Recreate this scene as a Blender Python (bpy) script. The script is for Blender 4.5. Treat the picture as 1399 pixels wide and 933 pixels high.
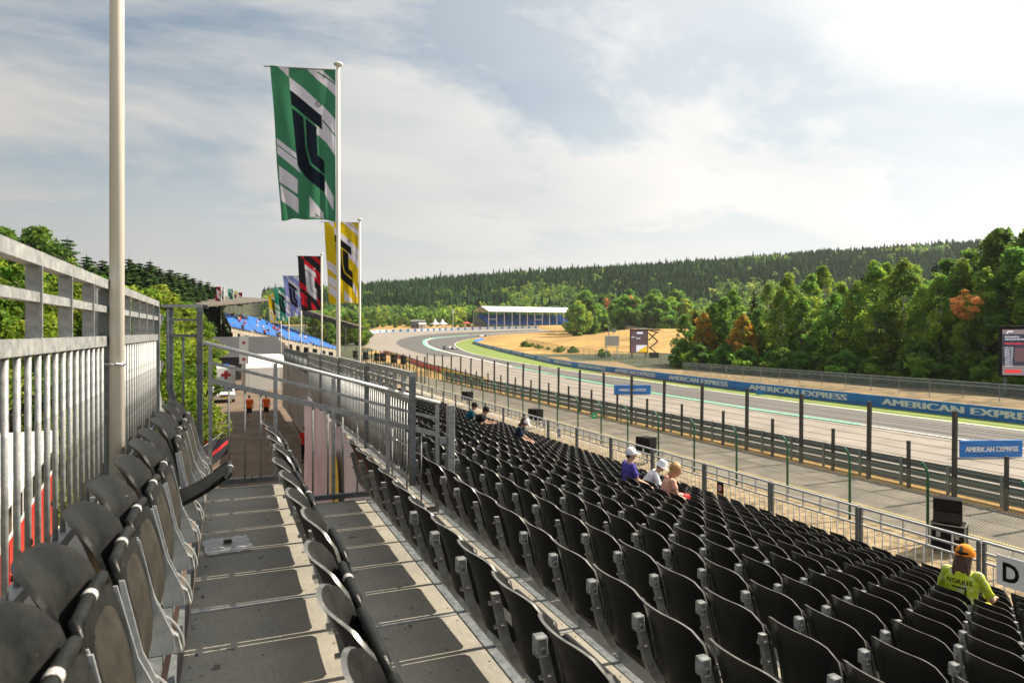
import bpy, bmesh, math, random
import numpy as np
from mathutils import Vector, Matrix, noise as mnoise

for o in list(bpy.data.objects):
    bpy.data.objects.remove(o, do_unlink=True)
scene = bpy.context.scene
COL = scene.collection
rad = math.radians

# ---------------------------------------------------------------- camera, sky, sun, exposure
EYE = 6.3                                  # eye height above the track-side ground
YAW = math.atan(384.5 / 933.0)             # camera turned right of the seat rows (+Y)
cs, sn = math.cos(YAW), math.sin(YAW)
cam = bpy.data.cameras.new('camera')
cam.lens = 24.0; cam.sensor_width = 36.0; cam.sensor_fit = 'HORIZONTAL'
cam.shift_y = -13.5 / 1399.0
cam.clip_start = 0.05; cam.clip_end = 6000
cam.dof.use_dof = True; cam.dof.focus_distance = 6.0; cam.dof.aperture_fstop = 3.5
camo = bpy.data.objects.new('camera', cam); COL.objects.link(camo)
camo.location = (0, 0, EYE); camo.rotation_euler = (rad(90), 0, -YAW)
scene.camera = camo
scene.render.resolution_x = 1024; scene.render.resolution_y = 682

SUN_EL = rad(42)
world = bpy.data.worlds.new('World'); scene.world = world; world.use_nodes = True
nt = world.node_tree; N = nt.nodes; L = nt.links
for n in list(N): N.remove(n)
w_out = N.new('ShaderNodeOutputWorld'); w_bg = N.new('ShaderNodeBackground')
w_bg.inputs[1].default_value = 0.1
sky = N.new('ShaderNodeTexSky'); sky.sky_type = 'NISHITA'; sky.sun_disc = False
sky.sun_elevation = SUN_EL; sky.sun_rotation = rad(90); sky.air_density = 1.0; sky.dust_density = 1.5; sky.altitude = 400
tc = N.new('ShaderNodeTexCoord')
def wmath(op, a, b=None, clamp=False):
    n = N.new('ShaderNodeMath'); n.operation = op; n.use_clamp = clamp
    for i, v in enumerate((a, b)):
        if v is None: continue
        if hasattr(v, 'links'): L.new(v, n.inputs[i])
        else: n.inputs[i].default_value = v
    return n.outputs[0]
sep = N.new('ShaderNodeSeparateXYZ'); L.new(tc.outputs['Generated'], sep.inputs[0])
zz = wmath('MAXIMUM', wmath('ADD', sep.outputs[2], 0.16), 0.05)
cmb = N.new('ShaderNodeCombineXYZ')
L.new(wmath('DIVIDE', sep.outputs[0], zz), cmb.inputs[0]); L.new(wmath('DIVIDE', sep.outputs[1], zz), cmb.inputs[1])
def wnoise(scale, detail, rough, off):
    mp = N.new('ShaderNodeMapping'); mp.inputs['Location'].default_value = off; mp.inputs['Scale'].default_value = (0.8, 1.0, 1)
    L.new(cmb.outputs[0], mp.inputs[0])
    n = N.new('ShaderNodeTexNoise'); n.inputs['Scale'].default_value = scale; n.inputs['Detail'].default_value = detail
    n.inputs['Roughness'].default_value = rough; n.inputs['Distortion'].default_value = 0.35
    L.new(mp.outputs[0], n.inputs['Vector']); return n.outputs[0]
cov = wnoise(0.8, 12, 0.6, (-2.4, 9.6, 0))
ram = N.new('ShaderNodeValToRGB'); L.new(cov, ram.inputs[0])
ram.color_ramp.elements[0].position = 0.38; ram.color_ramp.elements[0].color = (0.10, 0.10, 0.10, 1)
ram.color_ramp.elements[1].position = 0.54; ram.color_ramp.elements[1].color = (1, 1, 1, 1)
# thicker veil towards the horizon, everywhere round
hz = wmath('SUBTRACT', 1.3, wmath('MULTIPLY', sep.outputs[2], 3.6), True)
sdn = N.new('ShaderNodeVectorMath'); sdn.operation = 'DOT_PRODUCT'
L.new(tc.outputs['Generated'], sdn.inputs[0]); sdn.inputs[1].default_value = (math.cos(SUN_EL), 0, math.sin(SUN_EL))
fs = wmath('POWER', wmath('MAXIMUM', wmath('MULTIPLY', wmath('ADD', sdn.outputs['Value'], 1.0), 0.5), 0.0), 2.2)
amt = wmath('MAXIMUM', wmath('MAXIMUM', ram.outputs[0], wmath('MULTIPLY', hz, 0.98)), wmath('SUBTRACT', wmath('MULTIPLY', fs, 1.75), 0.45, True))
shade = wnoise(1.1, 6, 0.5, (-7.3, 3.8, 0))
hm = N.new('ShaderNodeMix'); hm.data_type = 'FLOAT'; L.new(wmath('MULTIPLY', hz, 0.8), hm.inputs[0]); L.new(shade, hm.inputs[2]); hm.inputs[3].default_value = 0.53
sr = N.new('ShaderNodeValToRGB'); L.new(hm.outputs[0], sr.inputs[0])
sr.color_ramp.elements[0].position = 0.33; sr.color_ramp.elements[0].color = (0.60, 0.645, 0.68, 1)
sr.color_ramp.elements[1].position = 0.62; sr.color_ramp.elements[1].color = (0.93, 0.895, 0.85, 1)
# clouds are brighter round the sun (forward scattering)
gain = wmath('ADD', wmath('MULTIPLY', fs, 5.6), 2.3)
vm = N.new('ShaderNodeVectorMath'); vm.operation = 'SCALE'; L.new(sr.outputs[0], vm.inputs[0]); L.new(gain, vm.inputs['Scale'])
wmix = N.new('ShaderNodeMix'); wmix.data_type = 'RGBA'
L.new(amt, wmix.inputs[0])
stint = N.new('ShaderNodeMix'); stint.data_type = 'RGBA'; stint.blend_type = 'MULTIPLY'; stint.inputs[0].default_value = 1.0
L.new(sky.outputs[0], stint.inputs[6]); stint.inputs[7].default_value = (0.42, 0.54, 0.52, 1)
L.new(stint.outputs[2], wmix.inputs[6])
L.new(vm.outputs[0], wmix.inputs[7])
L.new(wmix.outputs[2], w_bg.inputs[0]); L.new(w_bg.outputs[0], w_out.inputs[0])

sl = bpy.data.lights.new('sun', 'SUN'); sl.energy = 5.0; sl.angle = rad(0.55); sl.color = (1.0, 0.885, 0.71)
so = bpy.data.objects.new('sun', sl); COL.objects.link(so)
so.rotation_euler = (0, rad(90) - SUN_EL, 0); so.location = (60, 0, 60)
vs = scene.view_settings
vs.view_transform = 'Standard'; vs.look = 'None'; vs.exposure = 1.0; vs.gamma = 1.0; vs.use_curve_mapping = False
try: scene.cycles.use_denoising = True
except Exception: pass

# ---------------------------------------------------------------- helpers
def tag(o, label=None, cat=None, group=None, kind=None):
    if label: o['label'] = label
    if cat: o['category'] = cat
    if group: o['group'] = group
    if kind: o['kind'] = kind
    return o
def link(name, data, parent=None, loc=(0, 0, 0), rz=0.0):
    o = bpy.data.objects.new(name, data); COL.objects.link(o)
    o.location = loc
    if rz: o.rotation_euler = (0, 0, rz)
    if parent is not None: o.parent = parent
    return o
def empty(name, loc=(0, 0, 0), rz=0.0):
    o = link(name, None, None, loc, rz); o.empty_display_size = 0.2; return o
def thing(name, label, cat, loc=(0, 0, 0), rz=0.0, group=None):
    return tag(empty(name, loc, rz), label, cat, group)

class MB:
    def __init__(s): s.v = []; s.f = []; s.m = []; s.mi = 0
    def add(s, vs_, fs_):
        b = len(s.v); s.v.extend([tuple(p) for p in vs_])
        for f in fs_: s.f.append(tuple(b + i for i in f)); s.m.append(s.mi)
        return s
    def box(s, x0, x1, y0, y1, z0, z1):
        p = [(x0,y0,z0),(x1,y0,z0),(x1,y1,z0),(x0,y1,z0),(x0,y0,z1),(x1,y0,z1),(x1,y1,z1),(x0,y1,z1)]
        return s.add(p, [(0,3,2,1),(4,5,6,7),(0,1,5,4),(1,2,6,5),(2,3,7,6),(3,0,4,7)])
    def cbox(s, x0, x1, y0, y1, z0, z1, b=0.01):
        """box with chamfered edges"""
        bm = bmesh.new(); bmesh.ops.create_cube(bm, size=1)
        for v in bm.verts:
            v.co = Vector(((x0+x1)/2 + v.co.x*(x1-x0), (y0+y1)/2 + v.co.y*(y1-y0), (z0+z1)/2 + v.co.z*(z1-z0)))
        bmesh.ops.bevel(bm, geom=bm.edges[:], offset=b, segments=2, affect='EDGES', profile=0.5)
        bm.verts.index_update()
        s.add([v.co[:] for v in bm.verts], [[v.index for v in f.verts] for f in bm.faces]); bm.free(); return s
    def bar(s, p0, p1, w, h, up=(0, 0, 1)):
        p0 = Vector(p0); p1 = Vector(p1); d = (p1 - p0).normalized(); u = Vector(up)
        if abs(d.dot(u)) > 0.98: u = Vector((0, 1, 0))
        a = d.cross(u).normalized(); b = a.cross(d).normalized()
        q = []
        for p in (p0, p1):
            for i, j in ((-1,-1),(1,-1),(1,1),(-1,1)): q.append(p + a*(i*w/2) + b*(j*h/2))
        return s.add(q, [(0,1,2,3),(7,6,5,4),(0,4,5,1),(1,5,6,2),(2,6,7,3),(3,7,4,0)])
    def tube(s, path, r, n=8, cap=True):
        path = [Vector(p) for p in path]; rs = r if isinstance(r, (list, tuple)) else [r]*len(path)
        ref = Vector((0.0, 0.0, 1.0)); d0 = (path[-1]-path[0])
        if d0.length > 0 and abs(d0.normalized().z) > 0.9: ref = Vector((1.0, 0, 0))
        vs_ = []; fs_ = []
        for i, p in enumerate(path):
            d = (path[min(i+1, len(path)-1)] - path[max(i-1, 0)]).normalized()
            a = d.cross(ref)
            if a.length < 1e-4: a = d.cross(Vector((0, 1, 0)))
            a.normalize(); b = a.cross(d)
            for k in range(n):
                t = 2*math.pi*k/n; vs_.append(p + a*(math.cos(t)*rs[i]) + b*(math.sin(t)*rs[i]))
        for i in range(len(path)-1):
            for k in range(n):
                k2 = (k+1) % n; fs_.append((i*n+k, i*n+k2, (i+1)*n+k2, (i+1)*n+k))
        if cap: fs_.append(tuple(range(n))[::-1]); fs_.append(tuple((len(path)-1)*n+k for k in range(n)))
        return s.add(vs_, fs_)
    def prism(s, pts, y0, y1):
        """polygon in XZ extruded along Y"""
        n = len(pts); v = [(p[0], y0, p[1]) for p in pts] + [(p[0], y1, p[1]) for p in pts]
        f = [tuple(range(n)), tuple(range(2*n-1, n-1, -1))] + [(i, i+n, (i+1) % n + n, (i+1) % n) for i in range(n)]
        return s.add(v, f)
    def lathe(s, prof, n=12, c=(0, 0)):
        v = []; f = []
        for r, z in prof:
            for k in range(n): v.append((c[0]+r*math.cos(2*math.pi*k/n), c[1]+r*math.sin(2*math.pi*k/n), z))
        for i in range(len(prof)-1):
            for k in range(n): f.append((i*n+k, i*n+(k+1) % n, (i+1)*n+(k+1) % n, (i+1)*n+k))
        return s.add(v, f)
    def mesh(s, name, mats, smooth=False, recalc=True):
        me = bpy.data.meshes.new(name); me.from_pydata(s.v, [], s.f)
        if not isinstance(mats, (list, tuple)): mats = [mats]
        for m in mats: me.materials.append(m)
        if len(mats) > 1: me.polygons.foreach_set('material_index', s.m)
        if recalc and len(s.f) < 60000:
            bm = bmesh.new(); bm.from_mesh(me); bmesh.ops.recalc_face_normals(bm, faces=bm.faces); bm.to_mesh(me); bm.free()
        if smooth: me.shade_smooth()
        me.update(); return me
    def build(s, name, mats, parent=None, smooth=False, loc=(0, 0, 0), rz=0.0):
        return link(name, s.mesh(name, mats, smooth), parent, loc, rz)

def auto_smooth(me, ang=40):
    bm = bmesh.new(); bm.from_mesh(me)
    for e in bm.edges:
        e.smooth = not (len(e.link_faces) == 2 and e.calc_face_angle(0) > rad(ang))
    for f in bm.faces: f.smooth = True
    bm.to_mesh(me); bm.free(); return me
def copy_tree(o, parent=None):
    c = o.copy(); COL.objects.link(c)
    if parent is not None: c.parent = parent
    for ch in o.children: copy_tree(ch, c)
    return c

# a survey of the photograph's sight lines: bearing px at depth d -> world x, y; height at py
def at(px, d):
    lat = (px - 699.5)/933.0*d
    return lat*cs + d*sn, d*cs - lat*sn
def zat(py, d): return EYE + (453 - py)/933.0*d
def depth(x, y): return y*cs + x*sn
def lateral(x, y): return x*cs - y*sn
def sst(a, b, x):
    t = min(1, max(0, (x-a)/(b-a))); return t*t*(3-2*t)
def zg(x, y):
    d = depth(x, y); lat = lateral(x, y)
    z = 8.7e-5*max(0.0, min(d, 480.0)-120)**2
    z += 5.6*sst(14, 48, lat)*math.exp(-((d-262)/46.0)**2)          # dry-grass mound inside the bend
    if d > 480:
        u = max(-0.45, min(0.72, lat/d)); ridge = 57 + 50*u
        t = sst(480, 720, d); z += (ridge-11.3)*t
        if d > 720: z -= 0.04*(d-720)
    # bank behind the stand, left of the service road
    z += 3.0*sst(-6, -40, x)*sst(5, 60, y)*(1-sst(250, 400, d))
    return z
def gp(px, py, d0=20.0, d1=640.0):
    """first ground point on the sight line"""
    d = d0
    while d < d1:
        x, y = at(px, d)
        if zat(py, d) <= zg(x, y): break
        d += 0.5
    return at(px, d)

# ---------------------------------------------------------------- materials
def nodes(m):
    m.use_nodes = True; t = m.node_tree; return t, t.nodes, t.links
def mat(name, col, rough=0.6, metal=0.0, var=0.0, scale=5.0, col2=None, bump=0.0, bscale=None, detail=6, rvar=0.0, spec=0.5, coord='Object', lo=0.35, hi=0.65, stretch=None, objvar=0.0):
    m = bpy.data.materials.new(name); t, n, l = nodes(m); b = n['Principled BSDF']
    b.inputs['Roughness'].default_value = rough; b.inputs['Metallic'].default_value = metal
    b.inputs['Specular IOR Level'].default_value = spec
    b.inputs['Base Color'].default_value = (*col, 1)
    tcn = n.new('ShaderNodeTexCoord'); src = tcn.outputs[coord] if coord != 'World' else None
    if coord == 'World':
        g = n.new('ShaderNodeNewGeometry'); src = g.outputs['Position']
    if stretch:
        mp = n.new('ShaderNodeMapping'); mp.inputs['Scale'].default_value = stretch; l.new(src, mp.inputs[0]); src = mp.outputs[0]
    if var or col2:
        if col2 is None:
            c1 = tuple(max(0, c*(1-var)) for c in col); c2 = tuple(min(1, c*(1+var)) for c in col)
        else: c1, c2 = col, col2
        nz = n.new('ShaderNodeTexNoise'); nz.inputs['Scale'].default_value = scale; nz.inputs['Detail'].default_value = detail
        nz.inputs['Roughness'].default_value = 0.62; l.new(src, nz.inputs['Vector'])
        r = n.new('ShaderNodeValToRGB'); l.new(nz.outputs[0], r.inputs[0])
        r.color_ramp.elements[0].position = lo; r.color_ramp.elements[0].color = (*c1, 1)
        r.color_ramp.elements[1].position = hi; r.color_ramp.elements[1].color = (*c2, 1)
        out = r.outputs[0]
        if objvar:
            oi = n.new('ShaderNodeObjectInfo'); hs = n.new('ShaderNodeHueSaturation'); l.new(out, hs.inputs['Color'])
            mr = n.new('ShaderNodeMapRange'); l.new(oi.outputs['Random'], mr.inputs[0]); mr.inputs[3].default_value = 1-objvar; mr.inputs[4].default_value = 1+objvar
            l.new(mr.outputs[0], hs.inputs['Value']); out = hs.outputs[0]
        l.new(out, b.inputs['Base Color'])
        if rvar:
            mr2 = n.new('ShaderNodeMapRange'); l.new(nz.outputs[0], mr2.inputs[0]); mr2.inputs[1].default_value = 0.3; mr2.inputs[2].default_value = 0.7
            mr2.inputs[3].default_value = max(0.02, rough-rvar); mr2.inputs[4].default_value = min(1, rough+rvar); l.new(mr2.outputs[0], b.inputs['Roughness'])
    if bump:
        nb = n.new('ShaderNodeTexNoise'); nb.inputs['Scale'].default_value = bscale or scale*4; nb.inputs['Detail'].default_value = 5; l.new(src, nb.inputs['Vector'])
        bp = n.new('ShaderNodeBump'); bp.inputs['Strength'].default_value = bump; bp.inputs['Distance'].default_value = 0.02
        l.new(nb.outputs[0], bp.inputs['Height']); l.new(bp.outputs[0], b.inputs['Normal'])
    return m
def attr_mat(name, rough=0.8, attr='Col', trans=0.0, objvar=0.0, spec=0.3, huevar=0.0, bump=0.0):
    m = bpy.data.materials.new(name); t, n, l = nodes(m); b = n['Principled BSDF']
    a = n.new('ShaderNodeAttribute'); a.attribute_name = attr
    b.inputs['Roughness'].default_value = rough; b.inputs['Specular IOR Level'].default_value = spec
    out = a.outputs['Color']
    if objvar or huevar:
        oi = n.new('ShaderNodeObjectInfo'); hs = n.new('ShaderNodeHueSaturation'); l.new(out, hs.inputs['Color'])
        for key, v, c0 in (('Value', objvar, 1.0), ('Hue', huevar, 0.5)):
            mr = n.new('ShaderNodeMapRange'); l.new(oi.outputs['Random'], mr.inputs[0])
            mr.inputs[3].default_value = c0-v; mr.inputs[4].default_value = c0+v; l.new(mr.outputs[0], hs.inputs[key])
        out = hs.outputs[0]
    l.new(out, b.inputs['Base Color'])
    if trans:
        tr = n.new('ShaderNodeBsdfTranslucent'); l.new(out, tr.inputs[0])
        mx = n.new('ShaderNodeMixShader'); mx.inputs[0].default_value = trans
        l.new(b.outputs[0], mx.inputs[1]); l.new(tr.outputs[0], mx.inputs[2]); l.new(mx.outputs[0], n['Material Output'].inputs[0])
    return m
def emit_mat(name, col, strength):
    m = bpy.data.materials.new(name); t, n, l = nodes(m); b = n['Principled BSDF']
    b.inputs['Base Color'].default_value = (0.01, 0.01, 0.01, 1); b.inputs['Emission Color'].default_value = (*col, 1); b.inputs['Emission Strength'].default_value = strength
    return m
def mesh_mat(name, col, pitch, wire, diag=True):
    """woven wire: thin strands, open between (real holes in the sheet)"""
    m = bpy.data.materials.new(name); t, n, l = nodes(m); b = n['Principled BSDF']
    b.inputs['Base Color'].default_value = (*col, 1); b.inputs['Roughness'].default_value = 0.5; b.inputs['Metallic'].default_value = 0.3
    tcn = n.new('ShaderNodeTexCoord'); sp = n.new('ShaderNodeSeparateXYZ'); l.new(tcn.outputs['Object'], sp.inputs[0])
    def mth(op, a, bb=None):
        q = n.new('ShaderNodeMath'); q.operation = op
        for i, v in enumerate((a, bb)):
            if v is None: continue
            if hasattr(v, 'links'): l.new(v, q.inputs[i])
            else: q.inputs[i].default_value = v
        return q.outputs[0]
    y, z = sp.outputs[1], sp.outputs[2]
    a1, a2 = (mth('ADD', y, z), mth('SUBTRACT', y, z)) if diag else (y, z)
    f1 = mth('LESS_THAN', mth('FRACT', mth('DIVIDE', a1, pitch)), wire/pitch)
    f2 = mth('LESS_THAN', mth('FRACT', mth('DIVIDE', a2, pitch)), wire/pitch)
    k = mth('MAXIMUM', f1, f2)
    tr = n.new('ShaderNodeBsdfTransparent'); mx = n.new('ShaderNodeMixShader'); l.new(k, mx.inputs[0])
    l.new(tr.outputs[0], mx.inputs[1]); l.new(b.outputs[0], mx.inputs[2]); l.new(mx.outputs[0], n['Material Output'].inputs[0])
    return m

M = {}
M['galv'] = mat('galvanised_steel', (0.22, 0.23, 0.23), 0.5, 0.3, col2=(0.37, 0.375, 0.37), scale=22, bump=0.12, bscale=60, rvar=0.12, objvar=0.08)
M['galv_dark'] = mat('weathered_galvanised_steel', (0.10, 0.115, 0.12), 0.55, 0.3, col2=(0.19, 0.205, 0.21), scale=18, bump=0.12, rvar=0.1, objvar=0.1)
M['plastic'] = mat('black_plastic', (0.006, 0.0062, 0.0062), 0.40, 0, col2=(0.016, 0.016, 0.0155), scale=6, bump=0.05, bscale=150, rvar=0.12, objvar=0.25, spec=0.18, lo=0.4, hi=0.75)
M['plastic_front'] = mat('dusty_black_plastic', (0.006, 0.0066, 0.0066), 0.42, 0, col2=(0.017, 0.018, 0.017), scale=7, bump=0.08, bscale=150, rvar=0.14, objvar=0.2, spec=0.16)
M['black'] = mat('matt_black', (0.008, 0.008, 0.009), 0.6, 0, var=0.3, scale=6, spec=0.15)
M['galv_new'] = mat('bright_galvanised_steel', (0.40, 0.42, 0.43), 0.45, 0.3, col2=(0.56, 0.57, 0.57), scale=16, bump=0.1, bscale=60)
def scratch(m, stretch, sc, thr, col):
    t, n, l = nodes(m); b = n['Principled BSDF']; src = b.inputs['Base Color'].links[0].from_socket
    tcn = n.new('ShaderNodeTexCoord'); oi = n.new('ShaderNodeObjectInfo'); mp = n.new('ShaderNodeMapping'); mp.inputs['Scale'].default_value = stretch; mp.inputs['Rotation'].default_value = (0.5, 0.2, 0.3)
    l.new(tcn.outputs['Object'], mp.inputs[0]); cmbn = n.new('ShaderNodeCombineXYZ'); ml = n.new('ShaderNodeMath'); ml.operation = 'MULTIPLY'; l.new(oi.outputs['Random'], ml.inputs[0]); ml.inputs[1].default_value = 37.0
    for q in range(3): l.new(ml.outputs[0], cmbn.inputs[q])
    l.new(cmbn.outputs[0], mp.inputs['Location'])
    nz = n.new('ShaderNodeTexNoise'); nz.inputs['Scale'].default_value = sc; nz.inputs['Detail'].default_value = 3; l.new(mp.outputs[0], nz.inputs['Vector'])
    r = n.new('ShaderNodeValToRGB'); l.new(nz.outputs[0], r.inputs[0]); r.color_ramp.elements[0].position = thr; r.color_ramp.elements[0].color = (0, 0, 0, 1); r.color_ramp.elements[1].position = thr+0.05; r.color_ramp.elements[1].color = (0.7, 0.7, 0.7, 1)
    mx = n.new('ShaderNodeMix'); mx.data_type = 'RGBA'; l.new(r.outputs[0], mx.inputs[0]); l.new(src, mx.inputs[6]); mx.inputs[7].default_value = (*col, 1); l.new(mx.outputs[2], b.inputs['Base Color'])
scratch(M['plastic'], (3, 10, 30), 1.0, 0.70, (0.10, 0.10, 0.095)); scratch(M['plastic_front'], (3, 10, 30), 1.0, 0.70, (0.09, 0.09, 0.085))
M['white_paint'] = mat('white_paint', (0.72, 0.71, 0.68), 0.45, 0, var=0.06, scale=3)
M['cream_pole'] = mat('cream_painted_pole', (0.62, 0.58, 0.5), 0.4, 0, col2=(0.72, 0.68, 0.6), scale=3, stretch=(1, 1, 0.2), bump=0.05)
M['cap'] = None
M['rim_highlight'] = mat('plastic_rim_highlight', (0.05, 0.05, 0.048), 0.3, 0, col2=(0.15, 0.15, 0.14), scale=14, spec=0.6)  # paler, glossier seat-back edge: the sun's rim highlight put into the colour
M['steel_bolt'] = mat('bolt_steel', (0.45, 0.45, 0.45), 0.35, 0.7, var=0.2, scale=30)
def deck_material():
    m = bpy.data.materials.new('stained_deck_board'); t, n, l = nodes(m); b = n['Principled BSDF']
    g = n.new('ShaderNodeNewGeometry')
    def nz(sc, det=6, st=None):
        src = g.outputs['Position']
        if st:
            mp = n.new('ShaderNodeMapping'); mp.inputs['Scale'].default_value = st; l.new(src, mp.inputs[0]); src = mp.outputs[0]
        q = n.new('ShaderNodeTexNoise'); q.inputs['Scale'].default_value = sc; q.inputs['Detail'].default_value = det; q.inputs['Roughness'].default_value = 0.6; l.new(src, q.inputs['Vector']); return q.outputs[0]
    def ramp(f, p0, c0, p1, c1):
        r = n.new('ShaderNodeValToRGB'); l.new(f, r.inputs[0]); e = r.color_ramp.elements
        e[0].position = p0; e[0].color = (*c0, 1); e[1].position = p1; e[1].color = (*c1, 1); return r.outputs[0]
    base = ramp(nz(2.3), 0.3, (0.245, 0.232, 0.20), 0.7, (0.34, 0.318, 0.27))
    gr = ramp(nz(60, 3, (1, 0.25, 1)), 0.3, (0.86, 0.86, 0.86), 0.7, (1.08, 1.08, 1.08))
    mx = n.new('ShaderNodeMix'); mx.data_type = 'RGBA'; mx.blend_type = 'MULTIPLY'; mx.inputs[0].default_value = 1; l.new(base, mx.inputs[6]); l.new(gr, mx.inputs[7])
    sp = ramp(nz(9, 2), 0.69, (0, 0, 0), 0.705, (0.8, 0.8, 0.8))                  # spilled-drink spots
    m2 = n.new('ShaderNodeMix'); m2.data_type = 'RGBA'; l.new(sp, m2.inputs[0]); l.new(mx.outputs[2], m2.inputs[6]); m2.inputs[7].default_value = (0.06, 0.058, 0.055, 1)
    st = ramp(nz(1.1, 8), 0.5, (0, 0, 0), 0.75, (0.25, 0.25, 0.25))           # rusty drift
    m3 = n.new('ShaderNodeMix'); m3.data_type = 'RGBA'; l.new(st, m3.inputs[0]); l.new(m2.outputs[2], m3.inputs[6]); m3.inputs[7].default_value = (0.23, 0.17, 0.12, 1)
    l.new(m3.outputs[2], b.inputs['Base Color']); b.inputs['Roughness'].default_value = 0.62; b.inputs['Specular IOR Level'].default_value = 0.3
    bp = n.new('ShaderNodeBump'); bp.inputs['Strength'].default_value = 0.15; bp.inputs['Distance'].default_value = 0.01; l.new(nz(120, 3), bp.inputs['Height']); l.new(bp.outputs[0], b.inputs['Normal'])
    return m
M['deck'] = deck_material()
def plastic_clear():
    m = bpy.data.materials.new('clear_plastic_cap'); t, n, l = nodes(m); b = n['Principled BSDF']
    b.inputs['Base Color'].default_value = (0.5, 0.54, 0.56, 1); b.inputs['Roughness'].default_value = 0.15; b.inputs['Alpha'].default_value = 0.38
    return m
M['cap'] = plastic_clear()
def sheet_clear():
    m = bpy.data.materials.new('clear_plastic_bag'); t, n, l = nodes(m); b = n['Principled BSDF']
    b.inputs['Base Color'].default_value = (0.62, 0.64, 0.66, 1); b.inputs['Roughness'].default_value = 0.2; b.inputs['Alpha'].default_value = 0.55
    return m
M['bag'] = sheet_clear()
def W(name, c1, c2, sc, rough=0.9, bump=0.0, bs=None, **k): return mat(name, c1, rough, 0, col2=c2, scale=sc, bump=bump, bscale=bs, coord='World', **k)
M['runoff'] = W('pale_runoff_asphalt', (0.195, 0.172, 0.148), (0.275, 0.242, 0.207), 0.35, bump=0.1, bs=30)
M['track'] = W('race_asphalt', (0.095, 0.09, 0.085), (0.165, 0.154, 0.143), 0.16, bump=0.1, bs=30, stretch=(1, 0.12, 1))
M['darktrack'] = W('dark_race_asphalt', (0.075, 0.074, 0.073), (0.105, 0.10, 0.098), 0.15)
M['path'] = W('worn_asphalt_path', (0.105, 0.095, 0.078), (0.215, 0.19, 0.155), 0.9, bump=0.15, bs=20)
M['gravel'] = W('straw_and_gravel', (0.13, 0.09, 0.045), (0.46, 0.35, 0.20), 3.2, bump=0.6, bs=14)
M['earth'] = W('brown_earth_road', (0.095, 0.066, 0.045), (0.18, 0.125, 0.085), 0.55, bump=0.3, bs=6)
M['paint_white'] = mat('white_road_paint', (0.7, 0.69, 0.66), 0.7, 0, var=0.12, scale=2, coord='World')
M['paint_green'] = mat('green_road_paint', (0.16, 0.52, 0.34), 0.7, 0, var=0.12, scale=1.5, coord='World')
M['paint_yellow'] = mat('yellow_road_paint', (0.6, 0.47, 0.16), 0.7, 0, var=0.15, scale=1.5, coord='World')
M['verge'] = W('mown_green_verge', (0.11, 0.17, 0.025), (0.20, 0.26, 0.045), 0.6)
def ground_material():
    m = bpy.data.materials.new('dry_meadow'); t, n, l = nodes(m); b = n['Principled BSDF']; g = n.new('ShaderNodeNewGeometry')
    def nz(sc, det=8):
        q = n.new('ShaderNodeTexNoise'); q.inputs['Scale'].default_value = sc; q.inputs['Detail'].default_value = det; q.inputs['Roughness'].default_value = 0.68; l.new(g.outputs['Position'], q.inputs['Vector']); return q.outputs[0]
    r = n.new('ShaderNodeValToRGB'); l.new(nz(0.06), r.inputs[0]); e = r.color_ramp.elements
    e[0].position = 0.3; e[0].color = (0.23, 0.145, 0.06, 1); e[1].position = 0.55; e[1].color = (0.48, 0.32, 0.125, 1)
    e2 = e.new(0.70); e2.color = (0.46, 0.32, 0.10, 1); e3 = e.new(0.8); e3.color = (0.12, 0.15, 0.03, 1)
    r2 = n.new('ShaderNodeValToRGB'); l.new(nz(0.8), r2.inputs[0]); q = r2.color_ramp.elements
    q[0].position = 0.3; q[0].color = (0.62, 0.62, 0.6, 1); q[1].position = 0.7; q[1].color = (1.15, 1.12, 1.1, 1)
    mx = n.new('ShaderNodeMix'); mx.data_type = 'RGBA'; mx.blend_type = 'MULTIPLY'; mx.inputs[0].default_value = 1; l.new(r.outputs[0], mx.inputs[6]); l.new(r2.outputs[0], mx.inputs[7])
    l.new(mx.outputs[2], b.inputs['Base Color']); b.inputs['Roughness'].default_value = 0.95; b.inputs['Specular IOR Level'].default_value = 0.1
    bp = n.new('ShaderNodeBump'); bp.inputs['Strength'].default_value = 0.7; bp.inputs['Distance'].default_value = 0.3; l.new(nz(1.5, 5), bp.inputs['Height']); l.new(bp.outputs[0], b.inputs['Normal'])
    return m
M['ground'] = ground_material()
M['rough_straw'] = W('rough_brown_straw', (0.10, 0.075, 0.032), (0.30, 0.205, 0.09), 0.9, bump=0.5, bs=3)
M['forest_floor'] = W('forest_floor', (0.03, 0.04, 0.015), (0.07, 0.075, 0.03), 0.1)
M['leaf'] = attr_mat('broad_leaves', 0.6, trans=0.6, objvar=0.18, huevar=0.012)
M['needle'] = attr_mat('needles', 0.9, trans=0.15, objvar=0.2, huevar=0.01, spec=0.0)
M['bark'] = mat('brown_bark', (0.07, 0.055, 0.04), 0.9, 0, col2=(0.15, 0.12, 0.09), scale=6, bump=0.5)
M['birch'] = mat('pale_birch_bark', (0.25, 0.23, 0.2), 0.8, 0, col2=(0.55, 0.52, 0.47), scale=4, bump=0.2)
M['blue'] = mat('blue_banner_vinyl', (0.012, 0.17, 0.55), 0.5, 0, col2=(0.016, 0.20, 0.62), scale=0.8)
M['banner_white'] = mat('white_banner_print', (0.74, 0.75, 0.78), 0.55, 0, var=0.04, scale=3)
M['armco'] = mat('greenish_galvanised_guardrail', (0.19, 0.225, 0.215), 0.5, 0.35, col2=(0.30, 0.335, 0.32), scale=1.2, stretch=(1, 0.2, 2))
M['post_dark'] = mat('dark_fence_steel', (0.035, 0.033, 0.03), 0.6, 0.2, col2=(0.075, 0.07, 0.065), scale=5)
M['green_steel'] = mat('green_powder_coated_steel', (0.012, 0.11, 0.06), 0.45, 0, col2=(0.02, 0.15, 0.085), scale=5)
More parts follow.
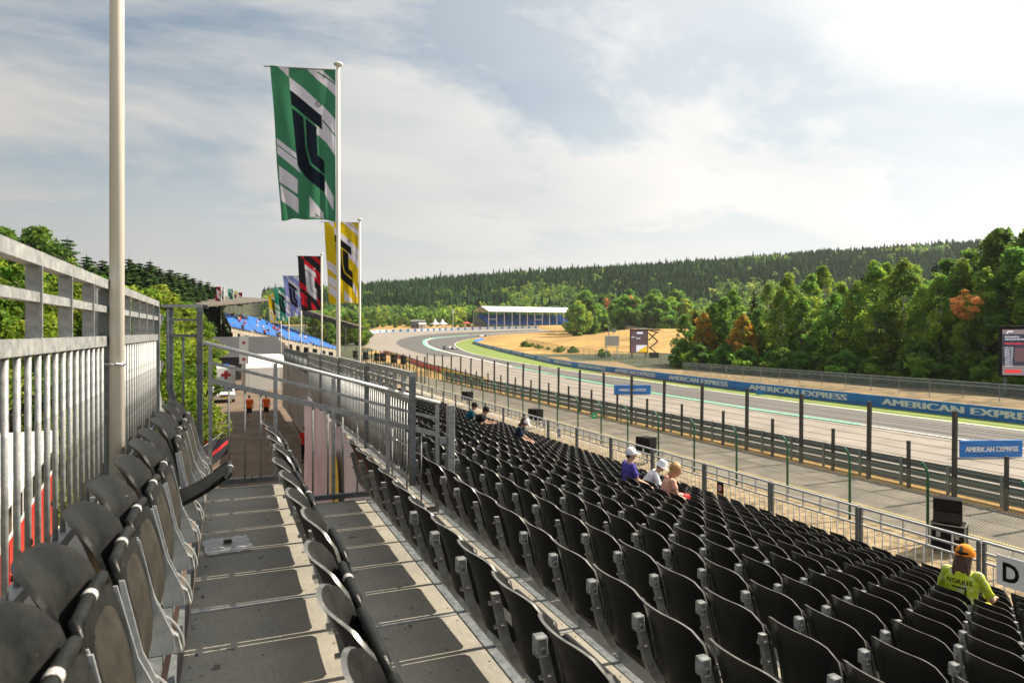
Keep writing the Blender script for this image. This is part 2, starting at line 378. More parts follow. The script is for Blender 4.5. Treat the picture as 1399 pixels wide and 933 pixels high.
M['chain'] = mesh_mat('chain_link_wire', (0.30, 0.33, 0.31), 0.085, 0.011)
M['chain_green'] = mesh_mat('green_chain_link_wire', (0.10, 0.17, 0.13), 0.085, 0.012)
# ---------------------------------------------------------------- ground
def sheet_grid(name, us, vs_, fn, mats, kind='structure'):
    v = []; f = []; nv = len(vs_)
    for u in us:
        for w in vs_: v.append(fn(u, w))
    for i in range(len(us)-1):
        for j in range(nv-1): f.append((i*nv+j, (i+1)*nv+j, (i+1)*nv+j+1, i*nv+j+1))
    me = bpy.data.meshes.new(name); me.from_pydata(v, [], f)
    for m in (mats if isinstance(mats, list) else [mats]): me.materials.append(m)
    me.shade_smooth(); o = link(name, me); tag(o, kind=kind); return o
dgrid = list(np.arange(-60, 100, 8)) + list(np.arange(100, 760, 9)) + [800, 900, 1100, 1500, 2200, 3200]
lgrid = [-2500, -1600, -1000, -700, -520, -400] + list(np.arange(-320, 340, 9)) + [380, 450, 520, 600, 700, 820, 1000, 1500, 2500]
def gfn(d, lat):
    x = lat*cs + d*sn; y = d*cs - lat*sn
    return (x, y, zg(x, y))
ground = sheet_grid('ground', dgrid, lgrid, gfn, [M['ground'], M['forest_floor'], M['rough_straw']])
for p in ground.data.polygons:
    c = p.center; d = depth(c.x, c.y); la = lateral(c.x, c.y)
    if d > 478 or (c.x < -6 and d < 330) or (c.x > 71 and d < 178) or (la < -0.205*d and 60 < d < 470 and c.x > -6 and c.y > 62): p.material_index = 1
    elif 48 < c.x <= 71 and d < 150: p.material_index = 2

def catmull(pts, n):
    pts = [Vector((p[0], p[1], 0)) for p in pts]; P = [2*pts[0]-pts[1]] + pts + [2*pts[-1]-pts[-2]]
    out = []
    for i in range(1, len(P)-2):
        for k in range(n):
            t = k/n; a, b, c, d = P[i-1], P[i], P[i+1], P[i+2]
            out.append(0.5*((2*b) + (c-a)*t + (2*a-5*b+4*c-d)*t*t + (3*b-a-3*c+d)*t**3))
    out.append(P[-2]); return out
def ribbon(name, A, B, m, off, across=1, n=10, kind='structure'):
    a = catmull(A, n); b = catmull(B, n); v = []; f = []
    for p, q in zip(a, b):
        for k in range(across+1):
            w = p.lerp(q, k/across); v.append((w.x, w.y, zg(w.x, w.y)+off))
    c = across+1
    for i in range(len(a)-1):
        for k in range(across): f.append((i*c+k, i*c+k+1, (i+1)*c+k+1, (i+1)*c+k))
    me = bpy.data.meshes.new(name); me.from_pydata(v, [], f); me.materials.append(m)
    bm = bmesh.new(); bm.from_mesh(me); bmesh.ops.recalc_face_normals(bm, faces=bm.faces)
    if sum(x.normal.z for x in bm.faces) < 0: bmesh.ops.reverse_faces(bm, faces=bm.faces)
    bm.to_mesh(me); bm.free()
    return tag(link(name, me), kind=kind)
def line(name, P, w, m, off, n=10, dash=None):
    c = catmull(P, n); A = []; B = []
    for i, p in enumerate(c):
        t = (c[min(i+1, len(c)-1)] - c[max(i-1, 0)]).normalized(); nn = Vector((-t.y, t.x, 0))
        A.append(p + nn*w/2); B.append(p - nn*w/2)
    v = []; f = []
    for a, b in zip(A, B): v += [(a.x, a.y, zg(a.x, a.y)+off), (b.x, b.y, zg(b.x, b.y)+off)]
    for i in range(len(A)-1): f.append((2*i, 2*i+1, 2*i+3, 2*i+2))
    me = bpy.data.meshes.new(name); me.from_pydata(v, [], f); me.materials.append(m)
    bm = bmesh.new(); bm.from_mesh(me)
    for q in bm.faces:
        q.normal_update()
        if q.normal.z < 0: q.normal_flip()
    bm.to_mesh(me); bm.free()
    return tag(link(name, me), kind='structure')

M['rubber'] = W('rubbered_asphalt', (0.072, 0.07, 0.067), (0.125, 0.118, 0.11), 0.3, stretch=(1, 0.1, 1))
Ipts = [(46.2, -60), (46.2, 0), (46.3, 47), (48.0, 69.8), gp(780, 507), gp(708.7, 496), gp(660, 486.5), gp(635.5, 479.8), gp(621.8, 469.8), gp(644.7, 462.7), gp(686, 457.3), gp(760, 453)]
Opts = [(39.1, -60), (39.1, 0), (39.1, 47), (40.6, 67.0), gp(754.5, 512), gp(686, 498.5), gp(640, 488), gp(600, 478.5), gp(583, 470), gp(592, 462.9), gp(654, 457.6), gp(735, 452.5)]
Apts = [gp(640, 488.3), gp(587.5, 485.5), gp(555, 476.5), gp(541.7, 468), gp(560, 460.5), gp(617, 455.0), gp(735, 450.4)]
Apts_in = [gp(640, 488), gp(617, 482), gp(600, 478.5), gp(583, 470), gp(592, 462.9), gp(640, 458.3), gp(735, 452.3)]
LBp = [(26.1, -60), (26.1, 0), (26.1, 47), (26.3, 67), (26.8, 84), gp(612, 511), gp(565, 498), gp(525, 483.5), gp(488, 465), gp(505, 454.6), gp(620, 451.2), gp(735, 448.5)]
Bpts = [(49.9, -60), (49.9, 0), (50.0, 47), (51.2, 69.8), gp(780, 501.5), gp(715, 487.5), gp(680, 479), gp(656, 472.5), gp(648, 468.3), gp(660, 464.5)]
Ipts_b = Ipts[:7] + [gp(635.5, 479.8), gp(621.8, 469.8), gp(644.7, 462.7)]
ribbon('runoff_apron', LBp, Ipts, M['runoff'], 0.02, across=14)
ribbon('race_track', Opts, Ipts, M['track'], 0.035, across=6)
ribbon('track_bend_asphalt', Apts, Apts_in, M['darktrack'], 0.05, across=6)
ribbon('track_bend_surface', Opts[5:], Ipts[5:], M['darktrack'], 0.045, across=6)
ribbon('grass_verge', Ipts_b, Bpts, M['verge'], 0.03, across=4)
for i, (x0, x1, w, ph) in enumerate(((41.2, 41.8, 1.5, 0.2), (43.6, 43.0, 1.2, 1.0), (44.7, 44.9, 0.5, 2.0), (40.4, 42.6, 0.3, 0.7), (42.5, 42.3, 0.35, 3.0))):
    line('rubbered_line', [(x0 + (x1-x0)*k/8 + 0.35*math.sin(ph+k*0.9), -30 + k*14) for k in range(9)], w, M['rubber'], 0.042+0.003*i)
line('inner_white_line', Ipts, 0.30, M['paint_white'], 0.07)
line('outer_white_line', [(39.1, -60), (39.1, 0), (39.1, 33.5)], 0.28, M['paint_white'], 0.07)
line('outer_green_line', [(39.1, 33.5), (39.1, 47), (40.6, 67.0), gp(754.5, 512), gp(686, 498.5), gp(640, 488), gp(600, 478.5)], 0.55, M['paint_green'], 0.07)
line('outer_edge_line', [gp(700, 501.6), gp(640, 488.2), gp(600, 478.5), gp(583, 470), gp(592, 462.9), gp(654, 457.6), gp(735, 452.5)], 0.7, M['paint_white'], 0.085)
line('green_kerb', [gp(600, 479.3), gp(581, 470), gp(589, 462.5), gp(640, 458)], 1.8, M['paint_green'], 0.08)
line('yellow_kerb', [gp(645, 458.4), gp(690, 455), gp(750, 451.6)], 1.0, M['paint_yellow'], 0.08)
ribbon('perimeter_path', [(19.6, -60), (19.6, 40), (19.6, 110)], [(25.0, -60), (25.0, 40), (25.0, 110)], M['path'], 0.02, across=1)
line('yellow_path_line', [(21.15, -60), (21.15, 30), (21.15, 110)], 0.09, M['paint_yellow'], 0.03)
ribbon('straw_strip', [(5, -60), (5, 40), (5, 120)], [(19.6, -60), (19.6, 40), (19.6, 120)], M['gravel'], 0.012, across=1)
ribbon('service_road', [(-3.2, -20), (-3.2, 30), (-2.2, 60), (-4, 100), (-8, 150)], [(4.2, -20), (4.2, 30), (5.2, 60), (9, 100), (11, 150)], M['earth'], 0.02, across=6)

# ---------------------------------------------------------------- text as flat print
def text_mesh(s, height, m, width=None, bold=0.0, extrude=0.0, fat=0.0):
    cu = bpy.data.curves.new('print', 'FONT'); cu.body = s; cu.size = 1.0; cu.offset = bold; cu.extrude = extrude; cu.resolution_u = 3
    o = bpy.data.objects.new('print', cu); COL.objects.link(o)
    bpy.context.view_layer.update()
    me = bpy.data.meshes.new_from_object(o.evaluated_get(bpy.context.evaluated_depsgraph_get()))
    bpy.data.objects.remove(o, do_unlink=True); bpy.data.curves.remove(cu)
    co = np.empty(len(me.vertices)*3); me.vertices.foreach_get('co', co); co = co.reshape(-1, 3)
    mn = co.min(0); mx = co.max(0); sc = height/(mx[1]-mn[1]); sx = (width/(mx[0]-mn[0])) if width else sc
    co[:, 0] = (co[:, 0]-(mn[0]+mx[0])/2)*sx; co[:, 1] = (co[:, 1]-(mn[1]+mx[1])/2)*sc
    # stand the print up in the XZ plane, reading along +X, facing -Y
    out = np.stack([co[:, 0], -co[:, 2], co[:, 1]], 1)
    me.vertices.foreach_set('co', out.ravel()); me.materials.clear(); me.materials.append(m); me.update()
    if fat:                                             # heavier strokes: the glyphs laid three times, a hair apart
        bm = bmesh.new()
        for k, dx in enumerate((-fat, 0.0, fat)):
            c = me.copy(); c.transform(Matrix.Translation((dx, -0.0012*k, 0))); bm.from_mesh(c); bpy.data.meshes.remove(c)
        bm.to_mesh(me); bm.free(); me.update()
    return me
T_AMEX = text_mesh('AMERICAN EXPRESS', 0.52, M['banner_white'], width=12.4, bold=0.0, fat=0.085)
T_AMEX_S = text_mesh('AMERICAN EXPRESS', 0.26, M['banner_white'], width=2.75, bold=0.0, fat=0.02)
T_C = text_mesh('C', 0.26, M['black'], bold=0.02); T_D = text_mesh('D', 0.33, M['black'], width=0.27, bold=0.03)

# ---------------------------------------------------------------- trackside blue banners
bc = catmull(Bpts, 40); acc = [0.0]
for i in range(1, len(bc)): acc.append(acc[-1] + (bc[i]-bc[i-1]).length)
def along(s):
    i = int(np.searchsorted(acc, s)); i = min(max(i, 1), len(bc)-1)
    t = (s-acc[i-1])/max(1e-6, acc[i]-acc[i-1]); return bc[i-1].lerp(bc[i], t)
s49 = 0
# the lettering starts at bearing px 1200 on the straight: depth 56.9
start = 60 + (56.9 - 49.9*sn)/cs + 1.4                     # arc position of one panel's near end
k0 = -3; n_b = 0
BH = 0.98
while True:
    s1 = start - 16.0 + 16.0*k0; s2 = s1 + 15.96
    if s1 > acc[-1]-2: break
    if s1 >= 20:
        s2 = min(s2, acc[-1])
        r = thing('track_banner', 'long blue lettered barrier banner between the green verge and the dry grass', 'banner', group='blue banners along the inner edge of the track')
        seg = 9; v = []; f = []
        for i in range(seg+1):
            p = along(s1 + (s2-s1)*i/seg); q = along(s1 + (s2-s1)*i/seg + 0.2); t = (q-p).normalized() if (q-p).length > 1e-5 else Vector((0, 1, 0)); nn = Vector((-t.y, t.x, 0))
            z0 = zg(p.x, p.y)
            for a, h in ((0.04, 0.0), (0.04, BH), (-0.04, BH), (-0.04, 0.0)): v.append((p.x+nn.x*a, p.y+nn.y*a, z0+h))
        for i in range(seg):
            b = 4*i
            for k in range(3): f.append((b+k, b+k+1, b+k+5, b+k+4))
            f.append((b+3, b, b+4, b+7))
        f += [(0, 3, 2, 1), (4*seg, 4*seg+1, 4*seg+2, 4*seg+3)]
        mb = MB(); mb.add(v, f); mb.build('vinyl_board', M['blue'], r)
        if s2-s1 > 12:
            # letters wrapped onto the board, reading towards the stand
            me = T_AMEX.copy(); co = np.empty(len(me.vertices)*3); me.vertices.foreach_get('co', co); co = co.reshape(-1, 3); o3 = np.empty_like(co)
            for i, (tx, ty, tz) in enumerate(co):
                s = (s1+s2)/2 - tx; p = along(s); q = along(s+0.3); t = (q-p).normalized(); nn = Vector((-t.y, t.x, 0))
                o3[i] = (p.x+nn.x*(0.05-2*ty), p.y+nn.y*(0.05-2*ty), zg(p.x, p.y)+0.52+tz)
            me.vertices.foreach_set('co', o3.ravel()); me.update(); link('lettering', me, r)
    k0 += 1

# ---------------------------------------------------------------- boards standing on the runoff
def runoff_board(px, py, w, h, label, txt=True):
    x, y = gp(px, py); r = thing('sponsor_board', label, 'board', (x, y, zg(x, y)+0.02), -YAW+rad(4))
    MB().cbox(-w/2, w/2, -0.06, 0.06, 0.05, h, 0.015).build('panel', M['blue'], r)
    MB().box(-w/2-0.03, w/2+0.03, -0.12, 0.14, 0.0, 0.05).build('base', M['white_paint'], r)
    if txt: link('lettering', T_AMEX_S, r, (0.0, -0.064, h*0.5))
runoff_board(1354, 627, 3.25, 0.88, 'blue lettered board standing alone on the pale runoff near the screen')
runoff_board(864, 540, 3.7, 0.95, 'blue lettered board standing on the pale runoff beside the green line')
x, y = gp(1039, 540.5); r = thing('marker_board', 'small blue marker board at the foot of the long banner', 'board', (x, y, zg(x, y)), -YAW)
MB().cbox(-0.42, 0.42, -0.04, 0.04, 0.08, 0.5, 0.01).build('panel', M['blue'], r)
for sx in (-0.3, 0.3): MB().box(sx-0.02, sx+0.02, -0.03, 0.03, 0, 0.09).build('leg', M['galv_dark'], r)

# ---------------------------------------------------------------- galvanised fence on the dry bank (inside of the track)
def post_fence(name, label, cat, path, h, spacing, m_post, m_mesh, rails, pw=0.06, group=None, mesh_h=None):
    r = thing(name, label, cat, (0, 0, 0), group=group)
    pm = MB().tube([(0, 0, 0), (0, 0, h)], pw/2, 6).mesh('post', m_post)
    for a, b in zip(path[:-1], path[1:]):
        A = Vector((a[0], a[1], zg(*a))); B = Vector((b[0], b[1], zg(*b))); ln = (B-A).length; n = max(1, round(ln/spacing))
        pts = []
        for i in range(n+1):
            p = A.lerp(B, i/n); p.z = zg(p.x, p.y); pts.append(p)
        for p in pts[:-1]: link('post', pm, r, p)
        for hh, rr in rails:
            MB().tube([(p.x, p.y, p.z+hh) for p in pts], rr, 5).build('rail', m_post, r)
        if m_mesh:
            rz = math.atan2(B.y-A.y, B.x-A.x) - math.pi/2
            mh = mesh_h or h
            vv = []; ff = []
            for i, p in enumerate(pts):
                s = (Vector((p.x, p.y, 0))-Vector((A.x, A.y, 0))).length
                vv += [(0, s, p.z-A.z+0.03), (0, s, p.z-A.z+mh)]
            for i in range(len(pts)-1): ff.append((2*i, 2*i+2, 2*i+3, 2*i+1))
            mb = MB(); mb.add(vv, ff); mb.build('wire_mesh', m_mesh, r, loc=A, rz=rz)
    return r
post_fence('bank_fence', 'galvanised post and rail mesh fence on the dry bank above the blue banner', 'fence', [(58, -24), (58, 78.6)], 2.05, 3.0, M['galv'], M['chain'], [(2.02, 0.03), (1.72, 0.022)])
post_fence('wood_edge_fence', 'low dark green mesh fence along the edge of the wood', 'fence', [(68, -20), (68, 92)], 1.3, 3.4, M['green_steel'], M['chain_green'], [(1.28, 0.02)])
post_fence('infield_fence', 'dark mesh fence crossing the dry infield in front of the scaffold tower', 'fence', [gp(925, 499), gp(860, 496), gp(790, 488), gp(718, 470)], 2.2, 3.4, M['post_dark'], M['chain_green'], [(2.15, 0.03)])
# a bank of rough straw rises between banner and wood
def bank(d, w):
    x = 50.6 + w; y = d; return (x, y, zg(x, y) + 0.05 + 0.55*math.sin(math.pi*min(1, w/17.0))*(0.8+0.4*mnoise.noise((x*.2, y*.2, 0))))
sheet_grid('straw_bank', list(np.arange(-40, 92, 1.5)), list(np.arange(0, 17.5, 0.7)), bank, M['rough_straw'])

# ---------------------------------------------------------------- catch fence and guardrail at the track edge
FX = 25.3
def catch_fence(x, y0, y1, label, near=True, zoff=0.0):
    r = thing('catch_fence', label, 'fence', (x, 0, 0))
    tall = MB().box(-0.065, 0.065, -0.07, 0.07, -0.1, 3.3).mesh('post', M['post_dark']); short = MB().box(-0.055, 0.055, -0.055, 0.055, -0.1, 1.9).mesh('post', M['post_dark'])
    y = y0; k = 0; ys = []
    while y < y1:
        o = link('post', tall if k % 2 == 0 else short, r, (0, y, zg(x, y)))
        o.rotation_euler = (rad(random.uniform(-0.5, 0.5)), rad(random.uniform(0.2, 1.0)), 0)
        ys.append(y); y += 1.875; k += 1
    for j in range(9):
        h = 1.0 + j*0.28; pts = []
        for i, yy in enumerate(ys):
            pts.append((0.03, yy, zg(x, yy)+h - 0.01*(i % 2)))
        MB().tube(pts, 0.008, 4, False).build('wire', M['post_dark'], r)
    return r
random.seed(3)
catch_fence(FX, 17.5 - 3.75*9, 93, 'tall dark catch fence with taut wires beside the perimeter path')
catch_fence(21.6, 80, 132, 'further run of tall dark catch fence beside the far speakers')
def guard_rail(x, y0, y1):
    r = thing('guard_rail', 'stacked grey-green steel guardrail at the foot of the catch fence', 'guardrail', (x, 0, 0))
    prof = [(0, -0.15), (0.03, -0.13), (0.075, -0.09), (0.075, -0.05), (0.02, -0.015), (0.02, 0.015), (0.075, 0.05), (0.075, 0.09), (0.03, 0.13), (0, 0.15), (-0.012, 0.13), (0.06, 0.08), (0.0, 0.0), (0.06, -0.08), (-0.012, -0.13)]
    me = MB().prism(prof, 0, 3.99).mesh('beam', M['armco']); mp = MB().box(-0.12, -0.02, -0.05, 0.05, 0, 1.14).mesh('post', M['armco'])
    y = y0
    while y < y1:
        for h in (0.25, 0.6, 0.95): link('beam', me, r, (0, y, zg(x, y)+h))
        link('post', mp, r, (0, y, zg(x, y))); link('post', mp, r, (0, y+2.0, zg(x, y))); y += 4.0
guard_rail(25.75, -22, 86)

# ---------------------------------------------------------------- green spectator fence
def green_fence(x, y0, y1):
    r = thing('spectator_fence', 'green mesh fence on cranked posts between straw strip and perimeter path', 'fence', (x, 0, 0))
    me = MB().tube([(0, 0, 0), (0, 0, 2.1), (-0.06, 0, 2.2), (-0.24, 0, 2.42)], 0.042, 7).mesh('post', M['green_steel'], True)
    y = y0
    while y < y1: link('post', me, r, (0, y, zg(x, y))); y += 2.77
    v = []; f = []; ys = list(np.arange(y0, y1, 12)) + [y1]
    for yy in ys: v += [(0.04, yy, 0.02), (0.04, yy, 2.1)]
    for i in range(len(ys)-1): f.append((2*i, 2*i+2, 2*i+3, 2*i+1))
    MB().add(v, f).build('wire_mesh', M['chain'], r)
    for h in (0.05, 1.1, 2.08): MB().tube([(0.02, y0, h), (0.02, y1, h)], 0.006, 4).build('strand', M['green_steel'], r)
y1162 = (22.9 - 19.2*sn)/cs
green_fence(19.2, y1162 - 2.77*9, y1162 + 2.77*36)
g = thing('exit_sign', 'small green sign fixed to the green mesh fence', 'sign', (*at(812, 1009*19.0/497), 1.55), -YAW)
MB().cbox(-0.17, 0.17, -0.015, 0.015, -0.17, 0.17, 0.01).build('plate', mat('green_sign', (0.03, 0.42, 0.2), 0.5, var=0.05), g)
MB().add([(-0.08, -0.018, 0.02), (0.03, -0.018, 0.02), (0.03, -0.018, 0.08), (0.11, -0.018, 0.0), (0.03, -0.018, -0.08), (0.03, -0.018, -0.02), (-0.08, -0.018, -0.02)], [(0, 1, 2, 3, 4, 5, 6)]).build('arrow', M['banner_white'], g)

# ---------------------------------------------------------------- painted blocks of the far runoff wall
tw = [gp(662, 525.5), gp(617, 512), gp(583, 502.5), gp(553, 491), gp(525, 482)]
cw = catmull(tw, 12); cols = {}
for nm, c in (('yellow', (0.8, 0.55, 0.04)), ('red', (0.7, 0.07, 0.05))): cols[nm] = mat(nm+'_tyre_wrap', c, 0.5, var=0.1, scale=2)
seq = ['yellow', 'yellow', 'yellow', 'yellow', 'red', 'red', 'red', 'red', 'yellow', 'red', 'yellow', 'red']
for i in range(0, len(cw)-4, 4):
    p, q = cw[i], cw[i+4]; c = seq[(i//4) % len(seq)]; ln = (q-p).length
    r = thing('tyre_wall', '%s wrapped tyre barrier at the edge of the far runoff' % c, 'tyre barrier', (p.x, p.y, zg(p.x, p.y)), math.atan2(q.y-p.y, q.x-p.x), 'tyre barriers at the far runoff')
    MB().cbox(0.05, ln-0.05, -0.4, 0.4, 0, 0.72, 0.1).build('wrap', cols[c], r)
    MB().cbox(0.2, ln-0.2, -0.3, 0.3, 0.72, 0.76, 0.02).build('top_cover', M['black'], r)
far = [gp(487, 459), gp(514, 454.6), gp(570, 452.8), gp(620, 451.2), gp(680, 449.8), gp(735, 448.6)]
cf = catmull(far, 6)
for i in range(len(cf)-1):
    p, q = cf[i], cf[i+1]; ln = (q-p).length
    r = thing('far_banner', 'white barrier banner with a blue block at the back of the far runoff', 'banner', (p.x, p.y, zg(p.x, p.y)), math.atan2(q.y-p.y, q.x-p.x), 'white and blue banners of the far runoff')
    MB().box(0, ln, -0.1, 0.1, 0, 1.55).build('white_panel', M['banner_white'], r)
    MB().box(ln*0.36, ln*0.56, -0.14, 0.14, 0.05, 1.5).build('blue_panel', mat('far_blue_panel', (0.03, 0.2, 0.5), 0.5), r) if i == 0 else link('blue_panel', bp_me, r)
    if i == 0: bp_me = [c for c in r.children if c.name.startswith('blue_panel')][0].data
# ================================================================ the near grandstand
D_T, R_T = 0.80, 0.235                       # tread depth, riser
def tz(j): return EYE - (1.5 + R_T*j)        # deck level of tier j
def tx(j): return -0.2 + D_T*j               # left edge of tier j
BAY = 3.07; BAY0 = 4.04 - 2*BAY              # bays start behind the camera
def n_bays(j): return 3 if j <= 1 else (6 if j <= 4 else 17)
stand = thing('grandstand', 'stepped temporary grandstand with grey deck boards and galvanised nosings', 'grandstand')
plate = {}
for j in range(-1, 16):
    nb = n_bays(j)
    for b in range(nb):
        cut = 0.37 if (j == 2 and b >= 3) else (0.23 if (j == 5 and b >= 6) else 0.0)
        if cut:
            link('deck_plate', MB().box(cut, 0.686, 0.012, BAY-0.045, -0.035, 0.0).mesh('deck_plate', M['deck']), stand, (tx(j), BAY0+b*BAY, tz(j))); continue
        me = plate.get('p')
        if me is None:
            mb = MB().box(0.0, 0.686, 0.012, BAY-0.045, -0.035, 0.0); mb.mi = 1
            for q in (0.08, 0.62, 1.2, 1.78, 2.4, 2.95):
                for xx in (0.03, 0.34, 0.66): mb.tube([(xx, q, -0.001), (xx, q, 0.0015)], 0.006, 6)
                mb.box(0.045, 0.062, q+0.1, q+0.135, -0.001, 0.0012)
            me = plate['p'] = mb.mesh('deck_plate', [M['deck'], M['post_dark']])
        link('deck_plate', me, stand, (tx(j), BAY0+b*BAY, tz(j)))
        ms = plate.get('s')
        if ms is None:
            ms = plate['s'] = MB().cbox(0.0, 0.686, BAY-0.040, BAY+0.008, -0.035, 0.004, 0.004).mesh('joint_strip', M['galv'])
        link('joint_strip', ms, stand, (tx(j), BAY0+b*BAY, tz(j)))
    y0, y1 = BAY0, BAY0+nb*BAY
    MB().box(tx(j)+0.700, tx(j)+0.752, y0, y1, tz(j)-0.06, tz(j)-0.004).build('nosing', M['galv_dark'], stand)
    MB().box(tx(j)+0.775, tx(j)+0.798, y0, y1, tz(j+1)+0.012, tz(j)-0.062).build('riser', M['galv_dark'], stand)
    MB().box(tx(j)+0.42, tx(j)+0.46, y0, y1, tz(j)-0.13, tz(j)-0.037).build('joist', M['galv_dark'], stand)
for j in range(0, 16, 3):
    for b in range(0, n_bays(j)+1):
        MB().tube([(tx(j)+0.4, BAY0+b*BAY, 0), (tx(j)+0.4, BAY0+b*BAY, tz(j)-0.13)], 0.024, 8).build('support_post', M['galv_dark'], stand)

# ---------------------------------------------------------------- tip-up seats
SP = BAY/6
def shell(w, zb, zt, xb, xt, th, rtop, rbot, curl, nu, nv, flare=0.02):
    """curved plastic shell, front towards +x"""
    V = []; F = []
    for layer in (0, 1):
        for i in range(nu+1):
            u = -1 + 2*i/nu; u = math.copysign(abs(u)**0.8, u); e = (1-abs(u))*w/2
            top = zt - (rtop - math.sqrt(max(0, rtop**2-(rtop-e)**2)) if e < rtop else 0)*0.92
            bot = zb + (rbot - math.sqrt(max(0, rbot**2-(rbot-e)**2)) if rbot and e < rbot else 0)*0.92
            top -= 0.012*u*u
            for k in range(nv+1):
                z = bot + (top-bot)*k/nv; t = (z-zb)/(zt-zb)
                x = xb + (xt-xb)*t + curl*abs(u)**2.3 - flare*max(0, (t-0.75)/0.25)**2 + 0.015*math.sin(math.pi*t)
                V.append((x + (th if layer else 0), u*w/2*(1 if not layer else 0.97), z if not layer else z - 0.004*t))
    n = (nu+1)*(nv+1)
    for i in range(nu):
        for k in range(nv):
            a = i*(nv+1)+k; b = (i+1)*(nv+1)+k
            F.append((a, a+1, b+1, b)); F.append((n+a, n+b, n+b+1, n+a+1))
    for i in range(nu):
        a = i*(nv+1); b = (i+1)*(nv+1)
        F.append((a, b, n+b, n+a)); F.append((a+nv, n+a+nv, n+b+nv, b+nv))
    for k in range(nv):
        F.append((k, n+k, n+k+1, k+1)); q = nu*(nv+1)+k; F.append((q, q+1, n+q+1, n+q))
    return V, F
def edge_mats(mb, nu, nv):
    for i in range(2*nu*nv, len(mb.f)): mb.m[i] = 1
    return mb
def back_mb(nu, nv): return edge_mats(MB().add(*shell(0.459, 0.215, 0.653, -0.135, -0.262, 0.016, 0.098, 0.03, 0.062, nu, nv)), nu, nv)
def pan_mb(nu, nv, full=True):
    mb = MB().add(*shell(0.462, 0.125, 0.50, -0.055, -0.125, 0.026, 0.05, 0.018, 0.004, nu, nv, 0.0))
    if full: mb.tube([(-0.085, -0.212, 0.40), (-0.105, -0.215, 0.48), (-0.11, -0.196, 0.508), (-0.112, 0, 0.513), (-0.11, 0.196, 0.508), (-0.105, 0.215, 0.48), (-0.085, 0.212, 0.40)], [0.016, 0.017, 0.0195, 0.0205, 0.0195, 0.017, 0.016], 10)
    return mb
def bracket_mb(full=True):
    prof = [(-0.215, 0.50), (-0.165, 0.27), (-0.135, 0.19), (-0.08, 0.11), (-0.02, 0.05), (0.01, -0.004), (0.075, -0.004), (0.06, 0.06), (-0.01, 0.12), (-0.075, 0.19), (-0.12, 0.28), (-0.178, 0.50)]
    mb = MB(); v = []; f = []
    L_ = len(prof)//2
    h = 0.0175
    mb.prism(prof, -h, h)
    if full:
        mb.mi = 1
        for xx, zz_ in ((-0.213, 0.455), (-0.185, 0.34)):
            for sy in (-1, 1): mb.tube([(xx+0.02, sy*h, zz_), (xx+0.02, sy*(h+0.014), zz_)], 0.011, 6)
            mb.tube([(xx+0.005, 0, zz_), (xx-0.014, 0, zz_)], 0.010, 6)
    return mb
ME_BACK = auto_smooth(back_mb(14, 9).mesh('backrest', [M['plastic'], M['rim_highlight']])); ME_BACK_F = auto_smooth(back_mb(16, 10).mesh('backrest', [M['plastic_front'], M['plastic_front']]))
ME_PAN = auto_smooth(pan_mb(12, 8).mesh('seat_pan', M['plastic'])); ME_PAN_F = auto_smooth(pan_mb(12, 8).mesh('seat_pan', M['plastic_front']))
ME_BRK = auto_smooth(bracket_mb().mesh('bracket', [M['galv'], M['steel_bolt']]), 30)
ME_CAP = auto_smooth(MB().cbox(-0.222, -0.172, -0.0265, 0.0265, 0.43, 0.512, 0.006).mesh('bracket_cap', M['cap']), 40)
ME_LAB = MB().tube([(-0.112, -0.018, 0.513), (-0.112, 0.018, 0.513)], 0.0213, 12, False).mesh('seat_label', mat('white_seat_label', (0.42, 0.41, 0.40), 0.5, col2=(0.14, 0.14, 0.15), scale=80, lo=0.5, hi=0.7), True)
ME_TAG = MB().add([(-0.262, -0.12, 0.50), (-0.262, -0.035, 0.50), (-0.270, -0.035, 0.555), (-0.270, -0.12, 0.555)], [(0, 1, 2, 3)]).mesh('row_sticker', mat('paper_sticker', (0.55, 0.53, 0.5), 0.6, var=0.1, scale=30))
ME_UND = MB().add(*shell(0.35, 0.12, 0.46, -0.026, -0.092, 0.006, 0.03, 0.05, 0.0, 4, 3, 0.0)).mesh('underside_panel', mat('scuffed_brown_underside', (0.02, 0.019, 0.016), 0.75, col2=(0.038, 0.035, 0.028), scale=9, spec=0.1))
def arm_mb():
    mb = MB()
    mb.prism([(-0.09, 0.46), (-0.075, 0.46), (-0.02, 0.22), (0.045, 0.07), (0.05, 0.0), (-0.04, 0.0), (-0.055, 0.2)], -0.003, 0.003)
    return mb
ME_ARC = MB().tube([(-0.07+0.15*math.cos(t), -0.232, 0.0+0.16*math.sin(t)) for t in np.linspace(0.0, 1.5, 10)], 0.005, 6).mesh('arc_guide', M['galv'])
ME_PIV = MB().tube([(-0.03, -0.25, 0.08), (-0.03, -0.225, 0.08)], 0.014, 8).mesh('pivot_bolt', M['steel_bolt'])
ME_ARM = arm_mb().mesh('pivot_arm', M['galv_new'])
pan_down = None
ORD = ['first', 'second', 'third', 'fourth', 'fifth', 'sixth', 'seventh', 'eighth', 'ninth', 'tenth', 'eleventh', 'twelfth', 'thirteenth', 'fourteenth', 'fifteenth']
def seat_origin(k, i): return (tx(k)+0.75, BAY0 + SP*(i+0.5), tz(k))
all_seats = []
for k in range(-1, 15):
    for i in range(n_bays(k if k > 0 else 0)*6):
        x, y, z = seat_origin(k, i); dd = depth(x, y); la = lateral(x, y)
        if dd > 0.3:
            px = 699.5 + 933*la/dd; py = 453 - 933*(z+0.55-EYE)/dd
            vis = -150 < px < 1480 and py < 1120
        else: vis = False
        all_seats.append((k, i, dd if vis else 1e3+abs(dd)))
order = sorted(all_seats, key=lambda s: s[2]); chosen = set((s[0], s[1]) for s in order[:300])
rng = random.Random(11)
DOWN = (-1, 13)
